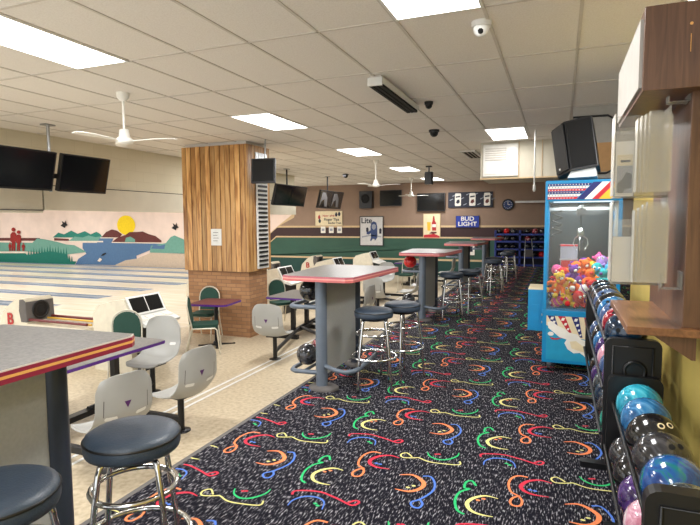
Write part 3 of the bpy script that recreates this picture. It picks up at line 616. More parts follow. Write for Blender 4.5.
for x, y, s in [(-1.65, 1.08, 'navy bar stool cut off at the bottom left corner'), (-1.59, 1.60, 'large navy bar stool with chrome rings in the left foreground'), (-1.63, 4.70, 'left navy stool of the two at the second high table'),
        (-1.48, 5.16, 'right navy stool of the two at the second high table'), (-1.60, 8.45, 'left navy stool at the third high table'), (-1.40, 9.0, 'right navy stool at the third high table'),
        (-1.30, 11.5, 'front navy stool at the fourth high table'), (-1.37, 12.2, 'rear navy stool at the fourth high table'), (-1.25, 14.2, 'navy stool by the farthest table, nearest of two'), (-1.30, 15.4, 'farthest navy stool near the blue ball rack')]:
    if first: st.location = (x, y, 0); st['label'] = s; first = False
    else: dup(st, (x, y, 0), random.random()*1.2, s)

# ------------------------------------------------------------------ bowling balls
mat('ball hole', (5, 5, 6), .9, 0, .0)
def swirl(name, c1, c2, c3, sc=9):
    mt, nt, bb = base(name); N = nt.nodes; L = nt.links; tc = N.new('ShaderNodeTexCoord'); n = N.new('ShaderNodeTexNoise'); n.inputs['Scale'].default_value = sc; n.inputs['Detail'].default_value = 5; n.inputs['Distortion'].default_value = 2.2
    L.new(tc.outputs['Object'], n.inputs['Vector']); r = N.new('ShaderNodeValToRGB'); r.color_ramp.elements.new(.5)
    for e, p, c in zip(r.color_ramp.elements, (.36, .52, .66), (c1, c2, c3)): e.position = p; e.color = srgb(c)
    L.new(n.outputs['Fac'], r.inputs['Fac']); L.new(r.outputs['Color'], bb.inputs['Base Color']); bb.inputs['Roughness'].default_value = .14; bb.inputs['Coat Weight'].default_value = .4
    MATS[name] = mt; return name
BC = dict(cyan=((20, 120, 146), (46, 160, 184), (96, 190, 206)), blue=((24, 74, 120), (44, 110, 160), (96, 150, 190)), black=((14, 14, 16), (24, 24, 27), (44, 44, 48)), charcoal=((30, 30, 33), (48, 48, 52), (74, 74, 80)),
          bluegreen=((16, 50, 110), (28, 84, 150), (20, 120, 96)), swirlgrey=((20, 24, 28), (70, 78, 82), (150, 156, 156)), navy=((10, 26, 44), (18, 42, 66), (40, 72, 98)), maroonw=((96, 12, 28), (150, 24, 44), (220, 200, 200)),
          purple=((40, 24, 66), (70, 44, 104), (110, 90, 130)), pinkw=((180, 110, 130), (206, 160, 176), (220, 214, 214)), teal=((10, 90, 80), (20, 130, 112), (60, 160, 140)), red=((150, 8, 12), (196, 20, 24), (220, 60, 50)), denim=((40, 60, 96), (64, 88, 130), (120, 140, 170)))
for k_, v_ in BC.items(): swirl('ball '+k_, *v_)
def ball_mb(c, hd=(-.25, -.55, .8), r=.108):
    b = MB(); b.sphere((0, 0, 0), r, 'ball '+c, 28, 18)
    d = Vector(hd).normalized(); e = d.cross(Vector((0, 0, 1))).normalized(); g = d.cross(e)
    for q in (e*.018, -e*.018, g*.075):
        dd = (d*r+q).normalized(); T = dd.to_track_quat('Z', 'Y').to_matrix().to_4x4(); 
        b.lathe([(.012, r*.985), (.012, r+.0008)], 'ball hole', 10, T=T)
    return b
bcache = {}
def ball(c, loc, label, group, hd=(-.25, -.55, .8), r=.108):
    k = (c, hd, r)
    if k not in bcache: bcache[k] = ball_mb(c, hd, r).build('bowling_ball', loc=loc); o = bcache[k]
    else: o = bcache[k].copy(); C.objects.link(o); o.location = loc
    tag(o, label, 'bowling ball', group); return o
ball('charcoal', (-2.30, 4.62, .285), 'black ball on the low rail of the second high table', None, (.4, -.8, .4))
ball('black', (-2.30, 4.70, .915), 'black ball on the upper rail of the second high table', None, (.4, .2, .8))
ball('maroonw', (-2.30, 4.95, .285), 'dark maroon ball behind the black one on the low rail', None)
ball('red', (-2.32, 8.55, .915), 'bright red ball on the upper rail of the third high table', None)
ball('charcoal', (-2.32, 8.45, .285), 'dark grey ball on the low rail of the third high table', None)

# ------------------------------------------------------------------ ball racks, right
def rack(x, y0, y1, zt, label, levels, plate_w=.26, plate_h=.58, feet=None, zfar=None):
    """levels: list of (x, z) of ball centres"""
    t = thing('ball_rack', label, 'ball rack', (0, 0, 0), 0)
    zt0 = zt
    for y in (y0, y1):
        zt = zfar if (zfar and y == y1) else zt0
        b = MB(); z1 = zt; z0 = zt0-plate_h
        b.rbox(x-plate_w/2+(.02 if zt != zt0 else 0), y-.025, z0, x+plate_w/2, y+.025, z1, 'black plastic', .04, 4, None, 'y'); pl = b.build('end_plate', t, .006)
        r = MB(); r.tube([(x+(plate_w/2-.04)*a, y-.028*(1 if y == y0 else -1), zt-.04-(plate_h-.08)*c) for a, c in ((-1, 0), (1, 0), (1, 1), (-1, 1))], .006, 'black metal', 6, True); r.build('rim', pl)
        r = MB(); r.lathe([(.055, 0), (.06, .008), (.045, .012), (.04, .004)], 'black metal', 24, T=Matrix.Translation((x+.01, y-.025*(1 if y == y0 else -1), zt-.17)) @ Matrix.Rotation(pi/2 if y == y0 else -pi/2, 4, 'X')); r.build('boss', pl)
    for fy in feet or (y0+.05, y1-.05):
        b = MB(); b.box(x-.03, fy-.03, .02, x+.03, fy+.03, zt-plate_h+.02, 'black metal'); b.rbox(x-(.22 if y0 > 3 else .13), fy-.035, .0, x+.16, fy+.035, .035, 'black metal', .02, 3); b.build('leg', t, .004)
    for lx, lz in levels:
        b = MB()
        for dx, dz, rr in ((-.075, -.087, .011), (.075, -.087, .011), (-.112, -.03, .009)): b.tube([(lx+dx, y0, lz+dz), (lx+dx, y1, lz+dz)], rr, 'black metal', 8)
        b.build('rail', t)
    return t
N1 = [(.395, .66), (.365, .41)]
rack(.375, 1.62, 3.08, .86, 'near black ball rack at lower right with a row of blue and grey balls', N1, .28, .60, (1.75, 2.9), .775)
cols = ['cyan', 'blue', 'black', 'charcoal', 'bluegreen', 'swirlgrey']
nms = ['light cyan ball at the far end of the near rack top row', 'sky blue ball second from the far end of the near rack', 'black ball with two pale finger inserts on the near rack', 'charcoal ball between the black one and the blue green one', 'shiny blue and green marbled ball on the near rack', 'grey and silver swirled ball nearest on the near rack']
for k in range(6):
    o = ball(cols[k], (.395, 2.955-.2185*k, .66), nms[k], 'balls on the near rack', (.3, -.55, .8) if k in (2, 3, 5) else (-.3, .8, .3))
    if k == 2:
        T = Vector((.3, -.55, .8)).normalized(); e = T.cross(Vector((0, 0, 1))).normalized(); b = MB()
        for sgn in (-1, 1):
            dd = (T*.108+e*.02*sgn).normalized(); b.lathe([(.0145, .1082), (.0135, .1096)], 'cream art', 14, T=dd.to_track_quat('Z', 'Y').to_matrix().to_4x4())
        b.build('finger_insert', o)
        b = MB(); b.lathe([(.009, .1094), (.0088, .1100)], 'ball hole', 12, T=(T*.108+e*.02).normalized().to_track_quat('Z', 'Y').to_matrix().to_4x4()); b.lathe([(.009, .1094), (.0088, .1100)], 'ball hole', 12, T=(T*.108-e*.02).normalized().to_track_quat('Z', 'Y').to_matrix().to_4x4()); b.build('finger_hole', o)
for k, (c, s) in enumerate([('charcoal', 'dark grey ball at the far end of the near rack low row'), ('black', 'black ball second in the low row of the near rack'), ('purple', 'purple ball in the low row of the near rack'), ('pinkw', 'pink and white ball in the low row of the near rack'), ('teal', 'teal ball low at the near end of the near rack')]):
    ball(c, (.365, 2.9-.2185*k, .41), s, 'balls on the near rack')
F1 = [(.355, .975), (.35, .71), (.345, .455)]
rack(.375, 3.13, 5.25, .965, 'far black ball rack with three rows, beside the claw machine', F1, .27, .66, (3.66, 5.0))
for k, (c, s) in enumerate([('navy', 'dark navy ball at the near end under the wooden shelf'), ('maroonw', 'maroon and white ball behind the navy one'), ('denim', 'blue ball third in the top row by the shelf'), ('blue', 'blue ball fourth in the top row by the shelf'), ('black', 'black ball fifth in the top row by the shelf'), ('denim', 'denim blue ball sixth in the top row'), ('charcoal', 'dark ball seventh in the top row'), ('navy', 'navy ball eighth in the far rack top row'), ('black', 'black ball at the far end of the far rack top row')]):
    ball(c, (.355, 3.27+.2185*k, .975), s, 'balls on the far rack', (-.3, -.6, .7))
for k, (c, s) in enumerate([('purple', 'purple blue ball behind the end plate in the middle row'), ('denim', 'violet blue ball second in the middle row'), ('pinkw', 'pink and white ball in the middle row'), ('purple', 'purple ball in the middle row past the pink one'), ('blue', 'blue ball in the middle row, fifth from the plate'), ('black', 'black ball in the middle row, sixth from the plate'), ('denim', 'denim ball in the middle row, seventh from the plate')]):
    ball(c, (.35, 3.28+.2225*k, .71), s, 'balls on the far rack')
for k, (c, s) in enumerate([('teal', 'teal ball in the bottom row by the end plate'), ('charcoal', 'charcoal ball second in the bottom row'), ('navy', 'navy ball third in the bottom row'), ('swirlgrey', 'grey swirled ball fourth in the bottom row'), ('purple', 'purple ball fifth in the bottom row'), ('black', 'black ball sixth in the bottom row')]):
    ball(c, (.345, 3.28+.235*k, .455), s, 'balls on the far rack')

# ------------------------------------------------------------------ wooden display stand
t = thing('display_stand', 'brown wooden column with header box and shelf above the ball racks', 'display stand', (0, 0, 0))
MB().box(.50, 2.62, 1.10, .58, 3.52, 2.2, 'laminate brown wood').build('column', t, .003)
MB().box(.58, 2.64, 1.1, .60, 3.5, 2.2, 'yellow wall').build('backing', t)
sh = MB().box(.285, 2.58, 1.095, .58, 3.42, 1.13, 'shelf wood').build('shelf', t, .003)
b = MB(); b.prism([(.38, 1.095), (.56, 1.095), (.56, .985), (.545, .985)], 2.64, 2.68, 'laminate brown wood', lambda a, c, d: (a, d, c)); b.build('shelf_bracket', t)
hb = MB().box(.305, 2.53, 2.13, 1.3, 3.48, 2.47, 'laminate brown wood').build('header_box', t, .002)
MB().box(.292, 2.56, 2.15, .305, 3.44, 2.43, 'art grey').build('light_panel', hb)
b = MB(); b.tube([(.47, 2.525, 2.38), (.47, 2.529, 2.38)], .006, 'gold edge'); b.tube([(.47, 2.527, 2.27), (.47, 2.527, 2.34)], .0015, 'gold edge', 6); b.build('screw', hb)
# acrylic brochure rack
t = thing('brochure_rack', 'clear acrylic brochure rack fixed to the wooden column', 'brochure rack', (0, 0, 0))
for z0, z1 in ((1.30, 1.70), (1.70, 2.10)):
    b = MB(); b.box(.226, 2.86, z0+.01, .44, 2.866, z1-.01, 'acrylic'); b.box(.226, 2.72, z0+.01, .44, 2.724, z0+.30, 'acrylic'); b.box(.222, 2.72, z0+.01, .226, 2.866, z1-.02, 'acrylic'); b.box(.44, 2.72, z0, .444, 2.866, z1, 'acrylic'); b.box(.226, 2.72, z0+.0, .44, 2.866, z0+.006, 'acrylic')
    for k in range(4): b.box(.305+k*.018, 2.64+k*.018, z0+.02, .44, 2.643+k*.018, z0+.34+k*.012, 'acrylic'); b.box(.305+k*.018, 2.64+k*.018, z0+.02, .308+k*.018, 2.73, z0+.34+k*.012, 'acrylic')
    b.build('pocket', t)
for z in (1.29, 2.10):
    b = MB(); b.box(.42, 2.66, z, .50, 2.72, z+.004, 'acrylic'); b.box(.496, 2.64, z, .50, 2.74, z+.08, 'acrylic'); b.box(.42, 2.66, z, .424, 2.72, z+.07, 'acrylic'); b.build('clip', t)
b = MB(); b.box(0, 0, 0, .075, .008, .25, 'white art'); o = b.build('brochure', loc=(.231, 2.735, 1.705)); tag(o, 'upper brochure with dark blue picture in the acrylic rack', 'brochure')
b = MB(); b.box(.006, -.002, .015, .07, 0, .14, 'ink grey'); b.prism([(.01, .02), (.01, .06), (.03, .08), (.045, .11), (.068, .10), (.068, .04), (.04, .03), (.03, .015)], -.004, -.002, 'ink dark', lambda a, c, d: (a, d, c)); b.box(.006, -.003, .14, .07, -.001, .19, 'cream art'); b.box(.02, -.004, .155, .06, -.003, .165, 'ink dark'); b.build('picture', o)
b = MB(); b.box(0, 0, 0, .09, .008, .21, 'white art'); tag(b.build('brochure', loc=(.229, 2.735, 1.31)), 'lower plain white card in the acrylic rack', 'brochure')

# ------------------------------------------------------------------ claw machine
X0, X1, Y0, Y1 = -.15, .57, 5.84, 6.62
t = thing('claw_machine', 'blue claw machine filled with plush toys', 'claw machine', (X0, Y0, 0)); W = X1-X0; D = Y1-Y0
b = MB(); b.box(0, 0, .10, W, D, .66, 'machine blue'); cab = b.build('cabinet', t, .008)
fg = lambda a, c, d: (a, d, c)
def art(parent, name, pts, m_, k): b = MB(); b.prism(pts, -.003-.0012*k, 0, m_, fg); return b.build(name, parent)
art(cab, 'sky_art', [(.04, .135), (W-.04, .135), (W-.04, .60), (.04, .60)], 'sky art', 0)
rays = [(.06, .60, .13, .60, .30, .33), (.17, .60, .26, .60, .36, .36), (.30, .60, .40, .60, .42, .38), (.44, .60, .54, .60, .50, .38), (.58, .60, .67, .60, .56, .36)]
art(cab, 'ray_art', [(.04, .60), (W-.04, .60), (W-.04, .40), (.50, .36), (.34, .38), (.04, .50)], 'cream art', 1)
rays = [(.05, .12, .15, .44), (.15, .22, .28, .40), (.28, .35, .37, .39), (.40, .47, .44, .38), (.52, .60, .52, .38)]
for i, (xa, xb, xc, zc) in enumerate(rays):
    art(cab, 'ribbon_art', [(xa, .60), (xb, .60), (xc+.02, zc), (xc-.004, zc)], 'navy art' if i % 2 == 0 else 'red art', 2)
    for q in (.15, .4, .65, .88):
        cx = (xa+xb)/2+(xc+.008-(xa+xb)/2)*q; cz = .60+(zc-.60)*q; h_ = .016*(1-.5*q); art(cab, 'star_art', [(cx-h_*1.3, cz-h_), (cx+h_*.6, cz-h_), (cx+h_*1.3, cz+h_), (cx-h_*.6, cz+h_)], 'white art', 3)
art(cab, 'cloud_art', [(.05, .53), (.09, .545), (.15, .50), (.22, .47), (.27, .43), (.34, .42), (.38, .37), (.46, .35), (.52, .30), (.60, .28), (.66, .22), (W-.04, .22), (W-.04, .15), (.52, .165), (.47, .20), (.42, .19), (.37, .23), (.31, .22), (.25, .26), (.22, .32), (.24, .36), (.17, .38), (.11, .43), (.06, .47)], 'white art', 2.5)
art(cab, 'cloud_art', [(.27, .34), (.33, .35), (.40, .30), (.46, .27), (.44, .23), (.36, .25), (.29, .27)], 'cream art', 3)
art(cab, 'swoosh_art', [(.07, .375), (.13, .365), (.20, .375), (.15, .352), (.10, .352)], 'red art', 3.4)
art(cab, 'bubble_art', [(.085+.03*cos(k*pi/6), .41+.022*sin(k*pi/6)) for k in range(12)], 'white art', 3.2)
b = MB(); b.box(0, 0, 1.79, W, D, 2.0, 'machine blue'); hd = b.build('header', t, .008)
for k in range(6):
    z = 1.966-k*.027; xe = .44-k*.025
    art(hd, 'stripe_art', [(.025, z-.022), (xe-.02, z-.022), (xe, z), (.025, z)], ('navy art', 'white art', 'red art', 'navy art', 'white art', 'red art')[k], 1)
    b = MB()
    for j in range(14):
        cx = .04+j*.028
        if cx < xe-.03: b.prism([(cx-.005, z-.015), (cx+.005, z-.015), (cx+.005, z-.007), (cx-.005, z-.007)], -.006, 0, 'white art' if k % 3 != 1 else 'navy art', fg)
    b.build('star_row', hd)
art(hd, 'diagonal_art', [(.30, 1.805), (.37, 1.805), (.53, 1.975), (.45, 1.975)], 'navy art', 2); art(hd, 'diagonal_art', [(.37, 1.805), (.44, 1.805), (.60, 1.975), (.53, 1.975)], 'white art', 2); art(hd, 'diagonal_art', [(.44, 1.805), (.50, 1.805), (.66, 1.975), (.60, 1.975)], 'red art', 2); art(hd, 'corner_art', [(.50, 1.805), (W-.02, 1.805), (W-.02, 1.975), (.66, 1.975)], 'yellow art', 2)
art(hd, 'corner_art', [(.60, 1.83), (W-.03, 1.83), (W-.03, 1.93), (.66, 1.95)], 'sky art', 3)
for px, py in ((0, 0), (W-.035, 0), (0, D-.035), (W-.035, D-.035)): MB().box(px, py, .66, px+.035, py+.035, 1.79, 'machine blue').build('corner_post', t, .004)
for q in ((.035, .008, W-.035, .012), (.008, .035, .012, D-.035), (W-.012, .035, W-.008, D-.035)): MB().box(q[0], q[1], .66, q[2], q[3], 1.79, 'glass').build('glass_pane', t)
mat('dark mirror', (44, 50, 54), .3, .3, .02)
MB().box(.035, D-.02, .66, W-.035, D-.01, 1.79, 'dark mirror').build('back_panel', t)
MB().box(.035, .035, .64, W-.035, D-.035, .68, 'machine blue').build('playfield', t)
b = MB(); b.box(.04, .3, 1.70, W-.04, .33, 1.73, 'silver'); b.box(.34, .05, 1.72, .37, D-.05, 1.75, 'silver'); b.build('gantry', t)
cl = MB(); cl.box(.31, .26, 1.64, .40, .38, 1.72, 'black plastic'); cl.tube([(.355, .32, 1.64), (.355, .32, 1.50)], .006, 'black metal'); cl.lathe([(.02, 1.42), (.035, 1.45), (.03, 1.50), (.01, 1.51)], 'chrome', 16, (.355, .32, 0)); cw = cl.build('claw_carriage', t)
for k in range(3):
    a = k*2*pi/3+.4; q = lambda r, z: (.355+r*cos(a), .32+r*sin(a), z); MB().tube([q(.02, 1.43), q(.07, 1.40), q(.085, 1.34), q(.045, 1.27)], .006, 'chrome', 8).build('claw_finger', cw)
b = MB(); b.tube([(.12+.05*cos(k), .3+.04*sin(k), 1.7-.012*k) for k in range(24)], .007, 'black plastic', 6); b.build('coiled_cable', t)
# tube and fill lights added under the header to brighten the toys
mt_ = MB(); mt_.tube([(.08, .06, 1.782), (W-.08, .06, 1.782)], .006, 'soft fill'); mt_.build('fill_tube', t)
area('machine_fill', (X0+W/2, Y0+.12, 1.76), .5, .08, 9)
area('machine_fill', (X0+W/2, Y0+D-.2, 1.76), .5, .08, 7)
# interior sign tower
b = MB(); b.box(.16, .62, .95, .34, .68, 1.32, 'ink grey'); b.box(.17, .612, 1.0, .33, .62, 1.14, 'red mark'); b.box(.15, .61, 1.14, .35, .62, 1.16, 'silver'); b.box(.16, .612, 1.3, .34, .62, 1.32, 'red art'); b.build('display_tower', t)
b = MB(); b.box(-.15, .06, .42, 0, .46, .86, 'machine blue'); b.box(-.15, .06, .86, 0, .46, .875, 'cream art'); b.box(-.12, .056, .47, -.03, .06, .70, 'machine blue'); b.build('coin_box', t, .005)
for z in (.52, .60): MB().tube([(-.003, .03, z), (-.012, .03, z)], .012, 'silver').build('lock', t)
for px, py in ((.07, .07), (W-.07, .07), (.07, D-.07), (W-.07, D-.07)):
    c = MB(); c.lathe([(.035, -.015), (.035, .015)], 'black plastic', 16, T=Matrix.Translation((px, py, .035)) @ Matrix.Rotation(pi/2, 4, 'Y')); c.box(px-.02, py-.02, .06, px+.02, py+.02, .10, 'silver'); c.build('caster', t)
# plush toys
PC = dict(orange=(238, 108, 30), red=(206, 34, 40), purple=(112, 50, 150), yellow=(236, 190, 50), teal=(28, 160, 160), blue=(30, 90, 180), sky=(60, 170, 214), white=(232, 230, 224), brown=(140, 84, 44), pink=(226, 90, 150), green=(50, 160, 70), lilac=(170, 130, 200))
for k_, v_ in PC.items(): mat('plush '+k_, v_, .95, 0, .12, 60, .3)
def toy_bear(c, c2):
    r = MB(); r.sphere((0, 0, 0), .055, 'plush '+c, 14, 10, sc=(1, .85, 1.15))
    for sx in (-1, 1):
        r.tube([(sx*.035, -.01, .03), (sx*.075, -.03, .02), (sx*.095, -.04, -.01)], [.022, .02, .018], 'plush '+c, 8); r.sphere((sx*.097, -.042, -.014), .02, 'plush '+c2, 8, 6)
        r.tube([(sx*.025, -.02, -.04), (sx*.05, -.06, -.055)], [.026, .024], 'plush '+c, 8); r.sphere((sx*.053, -.07, -.055), .027, 'plush '+c2, 8, 6)
    o = r.build('plush_toy'); h = MB(); h.sphere((0, -.01, .085), .046, 'plush '+c, 14, 10)
    for sx in (-1, 1): h.sphere((sx*.036, 0, .12), .018, 'plush '+c, 8, 6)
    hh = h.build('head', o); q = MB(); q.sphere((0, -.048, .078), .02, 'plush '+c2, 8, 6, sc=(1, .8, .8))
    q.build('muzzle', hh); e = MB()
    for sx in (-1, 1): e.sphere((sx*.016, -.05, .097), .006, 'matte black', 6, 5)
    e.build('eyes', hh); return o
def toy_octo(c, c2):
    r = MB()
    for k in range(7):
        a = k*2*pi/7; r.tube([(.02*cos(a), .02*sin(a), -.01), (.06*cos(a), .06*sin(a), -.03), (.09*cos(a), .09*sin(a), -.02), (.11*cos(a), .11*sin(a), -.035)], [.018, .016, .013, .008], 'plush '+c, 8)
    o = r.build('plush_toy'); h = MB(); h.sphere((0, 0, .04), .058, 'plush '+c, 14, 10, sc=(1, 1, 1.1)); hh = h.build('head', o); e = MB()
    for sx in (-1, 1): e.sphere((sx*.022, -.05, .055), .016, 'plush white', 8, 6); e.sphere((sx*.022, -.064, .055), .007, 'matte black', 6, 5)
    e.build('eyes', hh); return o
def toy_fish(c, c2):
    r = MB(); r.sphere((0, 0, 0), .06, 'plush '+c, 16, 10, sc=(1.35, .7, .9)); 
    for x in (-.02, .03): r.sphere((x, 0, 0), .056, 'plush '+c2, 14, 8, sc=(.22, .78, 1.0))
    o = r.build('plush_toy'); f_ = MB(); f_.prism([(.07, 0), (.125, .045), (.115, 0), (.125, -.045)], -.01, .01, 'plush '+c, lambda a, c_, d: (a, d, c_)); f_.prism([(-.02, .05), (.0, .085), (.04, .045)], -.008, .008, 'plush '+c2, lambda a, c_, d: (a, d, c_)); f_.build('fins', o)
    e = MB(); e.sphere((-.05, -.035, .015), .014, 'plush white', 8, 6); e.sphere((-.055, -.046, .016), .006, 'matte black', 6, 5); e.build('eye', o); return o
kinds = [(toy_bear, 'bear'), (toy_octo, 'octopus'), (toy_fish, 'fish')]
protos = {}
spots = [(.10, .10, .73, 'pink', 2), (.10, .10, .88, 'orange', 0), (.22, .09, .76, 'yellow', 0), (.35, .09, .75, 'red', 1), (.48, .09, .75, 'yellow', 1), (.60, .10, .76, 'red', 2), (.17, .12, .93, 'yellow', 0),
    (.27, .12, .88, 'orange', 2), (.38, .12, .86, 'white', 2), (.50, .12, .84, 'red', 0), (.62, .12, .86, 'blue', 2), (.15, .30, .98, 'red', 1), (.27, .26, .98, 'purple', 0), (.38, .24, .96, 'purple', 2), (.49, .24, .94, 'orange', 0),
    (.61, .22, .94, 'teal', 0), (.30, .40, 1.04, 'orange', 1), (.43, .38, 1.05, 'orange', 0), (.55, .36, 1.03, 'teal', 1), (.64, .34, 1.02, 'sky', 0), (.12, .48, 1.0, 'pink', 1), (.38, .54, 1.08, 'purple', 1),
    (.50, .52, 1.08, 'yellow', 2), (.62, .50, 1.10, 'lilac', 1), (.66, .62, 1.10, 'pink', 0), (.24, .56, 1.0, 'green', 2), (.10, .26, .78, 'purple', 1), (.26, .28, .80, 'blue', 0), (.42, .26, .78, 'brown', 1), (.58, .28, .78, 'green', 0),
    (.14, .48, .80, 'red', 0), (.32, .48, .84, 'yellow', 1), (.50, .48, .86, 'orange', 2), (.62, .52, .88, 'blue', 1), (.18, .64, .84, 'lilac', 0), (.40, .64, .90, 'teal', 2), (.58, .64, .92, 'red', 1)]
where = ['in the front left corner of', 'high by the left post inside', 'low behind the front glass of', 'at the lower centre inside', 'near the right front of', 'at the right front glass of', 'on the left of the heap in', 'left of centre in', 'at the middle of the heap in', 'right of centre in', 'on the front right slope in', 'on the left top slope in', 'near the top left of the heap in', 'behind the white one in', 'on the middle right slope in', 'on the right slope in', 'on the upper left crest in', 'on the crest at centre in', 'at the crest right of centre in', 'beside the right pane in', 'at the back left in', 'on top of the heap at centre in', 'on top right of centre in', 'high at the back right in', 'topmost at the back right in', 'at the back left corner in', 'under the heap at left in', 'under the heap left of centre in', 'under the heap at centre in', 'under the heap at right in', 'deep in the left of', 'deep in the middle of', 'deep behind the centre of', 'deep at the right of', 'buried at the back left of', 'buried at the back centre of', 'buried at the back right of']
alt = ['white', 'yellow', 'red', 'purple', 'blue', 'orange']
for i, (x, y, z, c, kd) in enumerate(spots):
    key = (c, kd, alt[i % 6] if kd != 2 else alt[(i+1) % 6])
    if key[2] == c: key = (c, kd, 'white')
    if key not in protos: o = kinds[kd][0](c, key[2]); protos[key] = o
    else:
        src = protos[key]; o = src.copy(); C.objects.link(o)
        for ch in src.children:
            c2 = ch.copy(); C.objects.link(c2); c2.parent = o
            for g_ in ch.children: d_ = g_.copy(); C.objects.link(d_); d_.parent = c2
    o.location = (X0+x*.86+.05, Y0+y+.03, z-.0); o.rotation_euler = (random.uniform(-.5, .5), random.uniform(-.7, .7), random.uniform(-.7, .7)); sc1 = 1.06
    o.scale = (sc1,)*3
    tag(o, '%s plush %s %s the claw machine' % (c, kinds[kd][1], where[i]), 'plush toy', 'plush toys in the claw machine')

# ------------------------------------------------------------------ bowlers' tables with fixed seats
def seat_parts(t, x, y, a):
    """one moulded seat on a black post, facing local +Y before turning by a"""
    T = Matrix.Translation((x, y, 0)) @ Matrix.Rotation(a, 4, 'Z')
    b = MB(); b.tube([(0, 0, 0.015), (0, 0, .36)], .032, 'black metal', 14, T=T); b.lathe([(.09, 0), (.09, .01), (.04, .018)], 'black metal', 20, T=T); b.box(-.10, -.1, .355, .10, .1, .372, 'black metal', T=T); b.build('seat_post', t)
    def sh(u, v):
        # u across, v from front lip to back top
        w = .25*(1-.14*abs(v-.5)); xx = (u-.5)*2*w; e = abs(u-.5)*2
        if v < .5:
            q = v/.5; yy = .25-.42*q; zz = .40+.012*(1-q)-.028*sin(q*pi)+.06*e**3*(.3+.7*q)
            if q < .12: zz -= .035*(.12-q)/.12
            if q < .25: xx *= 1-.22*((.25-q)/.25)**2
        else:
            q = (v-.5)/.5; yy = -.17-.13*sin(min(1, q*2.4)*1.1)-.05*max(0, q-.35); zz = .400+.50*q**1.2+.06*e**3*(1-q)*(1-q); yy += .06*e**2*(.4+q*.6)
            if q > .75: xx *= 1-.20*((q-.75)/.25)**2; zz -= .05*((q-.75)/.25)*e**4
        return (xx, yy, zz)
    s = MB(); s.grid(sh, 16, 32, 'grey seat plastic', True, -.012, T); sh_o = s.build('seat_shell', t)
    def back(u, v, off=.015):
        p = Vector(sh(u, v)); du = Vector(sh(u+.01, v))-Vector(sh(u-.01, v)); dv = Vector(sh(u, v+.01))-Vector(sh(u, v-.01)); n = du.cross(dv).normalized()
        if n.y > 0: n = -n
        return tuple(p+n*off)
    for off in (.0145, -.003):
        if off > 0: q = MB(); q.add([back(.44, .80, off), back(.56, .80, off), back(.50, .745, off)], [(0, 1, 2)], 'purple mark', T=T); q.build('triangle_mark', sh_o)
        for u0, u1 in ((.14, .34), (.66, .86)):
            q = MB(); us = [u0, u0+.02, u0+.05, (u0+u1)/2, u1-.05, u1-.02, u1]
            lo = [back(u, .665 if 0 < k < 6 else .675, off) for k, u in enumerate(us)]; hi = [back(u, .70 if 0 < k < 6 else .69, off) for k, u in enumerate(us)]
            q.add(lo+hi, [(k, k+1, 8+k, 7+k) for k in range(6)], 'white plastic', T=T); q.build('slot_light', sh_o)  # white patches painted for light showing through the handle openings
        q = MB()
    for u in (.12, .88):
        q = MB(); q.add([back(u-.006, .70), back(u+.006, .70), back(u+.006, .83), back(u-.006, .83)], [(0, 1, 2, 3)], 'rubber grey', T=T); q.build('groove', sh_o)
def bowler_table(loc, size, seats, label):
    t = thing('bowlers_table', label, 'table with seats', (loc[0], loc[1], LOW), 0, 'low tables with fixed grey seats'); w2, d2 = size[0]/2, size[1]/2
    b = MB(); b.rbox(-w2, -d2, .715, w2, d2, .742, 'grey laminate top', .06, 4); b.build('tabletop', t)
    b = MB(); b.rbox(-w2-.004, -d2-.004, .708, w2+.004, d2+.004, .738, 'purple edge', .06, 4); b.build('edge_band', t)
    for yy in (-d2*.5, d2*.5): MB().box(-.035, yy-.035, .06, .035, yy+.035, .71, 'black metal').build('table_post', t)
    b = MB(); b.box(-.05, -d2*.5-.25, .06, .05, d2*.5+.25, .12, 'black metal')
    for x, y, a in seats:
        b.box(min(x, 0), y-.03, .09, max(x, 0), y+.03, .15, 'black metal') if abs(x) > .3 and abs(y) < d2+.1 else b.tube([(0, 0, .12), (x, y, .12)], .032, 'black metal', 6)
    for yy in (-d2*.5-.2, d2*.5+.2): b.box(-.2, yy-.04, 0, .2, yy+.04, .07, 'black metal')
    b.build('base_frame', t, .004)
    for x, y, a in seats: seat_parts(t, x, y, a)
    return t
# facing angle a: 0 faces +Y, pi/2 faces -X, pi faces -Y, -pi/2 faces +X
bowler_table((-4.62, 4.05), (.84, 1.50), [(1.12, .12, 1.42), (1.12, -.78, 1.30), (-.02, .98, pi+.15), (-1.1, -.5, -pi/2)], 'nearest low purple edged table with three grey seats in view')
bowler_table((-4.50, 8.75), (.84, 1.10), [(.50, -1.82, .1), (.95, -.75, pi/2), (.95, .55, pi/2-.1), (-.1, 1.15, pi)], 'low purple edged table behind the second high table')
bowler_table((-4.55, 13.0), (.84, 1.40), [(.78, -1.85, -.1), (1.20, -.8, pi/2), (1.15, .45, pi/2+.1), (-.1, 1.3, pi), (-.9, -.3, -pi/2)], 'low purple table beside the third high table')
bowler_table((-4.55, 17.0), (.84, 1.30), [(.9, -1.2, 0), (1.1, .1, pi/2)], 'farthest low table near the dark green wall stripe')

